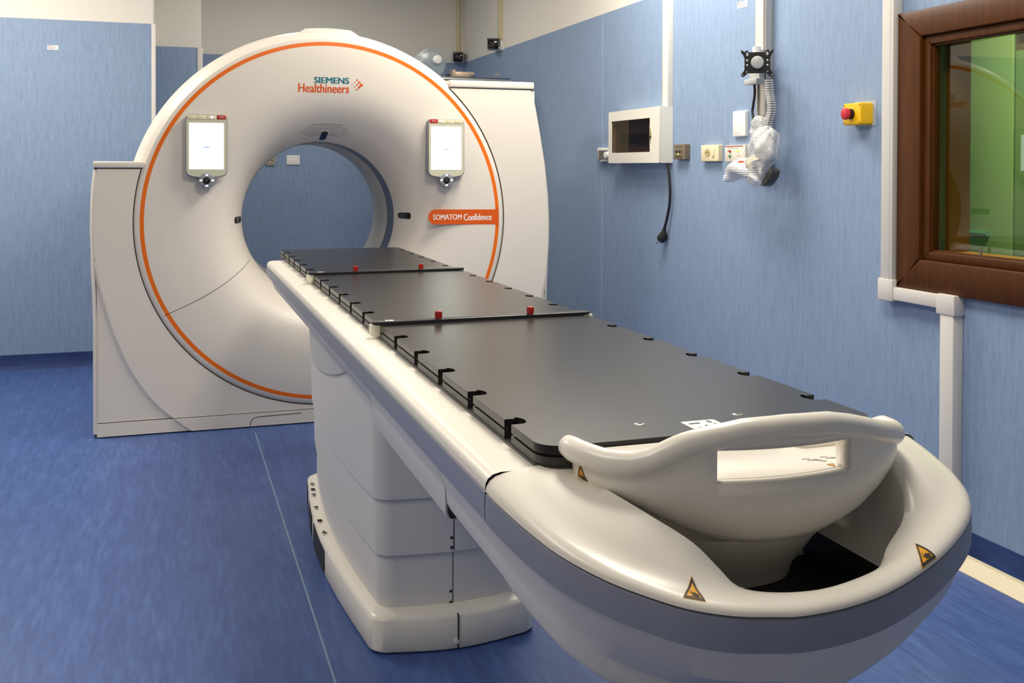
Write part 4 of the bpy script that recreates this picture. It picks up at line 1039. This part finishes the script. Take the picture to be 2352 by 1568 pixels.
# ------------------------------------------------------------------ back of the room
def cctv(name_label, base, ydir, head, cond_top, wall):
    t = thing('security_camera', name_label, 'camera', base)
    bx, by, bz = base
    hd = Vector(head); mount = Vector(base) + Vector((0, 0, .02)) 
    fw = Vector((-hd.x * .10 - .05, -1, -.06)).normalized()
    back = hd - fw * .13
    sq = rrect(-.045, .045, -.042, .042, .018, 4)
    sd_ = fw.cross(Vector((0, 0, 1))).normalized(); upv = sd_.cross(fw)
    ff = lambda u, v, w: hd + sd_ * u + upv * v + fw * w
    mk('housing', *prism(sq, -.15, 0, ff, .006), WHITE_P if False else LGREY, t)
    mk('front_face', *prism(rrect(-.043, .043, -.040, .040, .017, 4), -.004, .003, ff, .004), LENS, t)
    mk('lens', *prism(circ(0, -.002, .017, 18), .003, .008, ff, .002), BLACK, t)
    mk('sun_shield', *prism(rrect(-.047, .047, .036, .046, .004, 3), -.15, .012, ff), DGREY, t)
    mk('bracket', *tube([back, back * .5 + mount * .5 + Vector((0, 0, -.01)), mount], .014, 10), WHITE_P, t)
    mk('wall_foot', *(prism(circ(0, 0, .045, 20), 0, .02, BW(mount.x, mount.z, wall)) if ydir == 'b' else prism(circ(0, 0, .05, 20), 0, .02, RW(mount.y, mount.z))), WHITE_P, t)
    mk('lead', *tube(catmull([mount + Vector((-.01, -.03, 0)), mount + Vector((.0, -.06, -.05)), mount + Vector((-.03, -.05, -.03)), back], 5), .004, 6), WHITE_P, t)
cctv('black-faced security camera on the back wall above the scanner', (2.452, YB, 2.235), 'b', (2.385, YB - .17, 2.238), 0, YB)
cctv('black-faced security camera on the right wall, higher of the two', (XW, 7.70, 2.225), 'r', (2.40, 7.66, 2.243), 0, XW)
CONDM = P('conduit_ivory', 'd9cda6', .5)
t = tag(mk('conduit', *box(2.415, 2.445, YB - .022, YB, 2.29, ZC, .003), CONDM), 'ivory cable conduit on the back wall above the security camera', 'conduit')
t = tag(mk('conduit', *box(XW - .022, XW, 7.655, 7.725, 2.285, ZC, .003), CONDM), 'ivory cable conduit on the right wall above the security camera', 'conduit')
t = thing('wall_socket', 'grey double-pole socket on the back wall seen through the scanner opening', 'socket', (.80, YB, 1.290)); fr = BW(.80, 1.290, YB)
mk('plate', *prism(rrect(-.038, .038, 0, .082, .003), 0, .018, fr, .003), P('socket_grey_beige', 'b4aa98', .45), t)
mk('insert_line', *prism(rrect(-.028, .027, .013, .070, .001), .018, .0185, fr), SEAM, t)
mk('insert', *prism(rrect(-.025, .024, .016, .067, .001), .018, .0195, fr), P('socket_grey_beige_2', 'b4aa98', .45), t)
for d in (-.012, .012): mk('pole', *prism(circ(d, .043, .0075, 12), .0195, .0205, fr), BLACK, t)
t = thing('blank_plate', 'white blank plate on the back wall seen through the scanner opening', 'plate', (.99, YB, 1.295)); fr = BW(.99, 1.295, YB)
mk('plate', *prism(rrect(-.056, .056, 0, .079, .003), 0, .012, fr, .002), WHITE_P, t)
for v in (.012, .062): mk('ridge', *prism([(-.053, v), (.053, v), (.053, v + .004), (-.053, v + .004)], .012, .0135, fr), WHITE_P, t)
t = thing('wall_sticker', 'small white printed sticker on the left wall near the corner', 'sticker', (-.70, YL, 2.014)); fr = BW(-.70, 2.014, YL)
mk('paper', *prism(rrect(-.032, .032, 0, .028, .002), 0, .0008, fr), WHITE_P, t)
g = G()
for k in range(3): g.add(*prism([(-.027, .005 + k * .0075), (.012 + .008 * (k % 2), .005 + k * .0075), (.012 + .008 * (k % 2), .0075 + k * .0075), (-.027, .0075 + k * .0075)], .0008, .0011, fr))
g.mk('print', INK_G, t); mk('print_mark', *prism([(-.028, .0205), (-.018, .0205), (-.018, .0245), (-.028, .0245)], .001, .0013, fr), INK_OR, t)
t = wall_thing('wall_sticker', 'tiny pale sticker on the right wall behind the scanner', 'sticker', 7.80, 2.008); fr = W(t)
mk('paper', *prism(rrect(-.05, .05, 0, .026, .002), 0, .0008, fr), LGREY, t)
g = G()
for k in range(2): g.add(*prism([(-.04, .006 + k * .01), (.03, .006 + k * .01), (.03, .010 + k * .01), (-.04, .010 + k * .01)], .0008, .0011, fr))
g.mk('print', INK_G, t)
# cabinet with aluminium edges behind the scanner, test phantom and bracket on it
CY = 6.9
t = thing('equipment_cabinet', 'pale cabinet with aluminium edges behind the right of the scanner', 'cabinet', (2.0, CY + .3, 0))
mk('body', *box(1.60, 2.265, CY + .01, CY + .6, .05, 1.886, .003), CREAM, t)
mk('top_panel', *box(1.58, 2.29, CY - .005, CY + .61, 1.888, 1.901, .002), ALU, t)
mk('top_edge', *box(1.58, 2.29, CY - .008, CY + .004, 1.900, 1.910, .002), P('edge_blue_grey', '5d6a78', .3, metal=.5), t)
for x in (2.262, 2.284): mk('corner_post', *box(x - .009, x + .009, CY - .003, CY + .02, .05, 1.898, .003), ALU, t)
for x in (1.65, 2.2): mk('foot', *box(x, x + .04, CY + .03, CY + .5, 0, .05), RUBBER, t)
t = thing('test_phantom', 'clear round acrylic test disc with white cap standing on the cabinet', 'disc', (1.745, CY + .12, 1.901))
df = BW(1.735, 2.003, CY + .12)
mk('disc', *prism(circ(0, 0, .102, 48), -.09, .04, df, .006), ACRYL, t)
mk('rim_band', *loft([[df(r * cos(2 * pi * i / 48), r * sin(2 * pi * i / 48), w) for i in range(48)] for r, w in ((.100, .030), (.104, .032), (.104, .042), (.098, .043))], True), ACRYL, t)
mk('cap', *prism(circ(.040, .028, .030, 24), .04, .075, df, .005), WHITE_P, t)
mk('cap_collar', *prism(circ(.022, .022, .026, 20), .038, .050, df), ACRYL, t)
text('20 CM', .05, frame(df(-.03, -.035, .0415), (1, 0, 0), (0, 0, 1), (0, -1, 0)), t, INK_G, 'size_print', .0, h=.01) if False else None
mk('foot', *box(1.69, 1.80, CY + .05, CY + .2, 1.901, 1.908), ACRYL, t)
t = thing('phantom_bracket', 'beige metal bracket with black knob lying on the cabinet', 'bracket', (1.96, CY + .1, 1.901))
TAN = P('bracket_beige', 'c2ad98', .4, metal=.3)
mk('plate', *box(1.88, 1.895, CY + .02, CY + .12, 1.901, 1.961, .002), TAN, t)
mk('block', *box(1.895, 2.035, CY + .03, CY + .10, 1.903, 1.949, .003), TAN, t)
mk('stop', *box(2.0, 2.037, CY + .02, CY + .06, 1.905, 1.928, .002), DGREY, t)
mk('knob', *tube([(1.835, CY + .06, 1.918), (1.865, CY + .06, 1.918)], .012, 10), BLACK, t); mk('shaft', *tube([(1.86, CY + .06, 1.920), (1.898, CY + .06, 1.920)], .005, 8), STEEL, t)
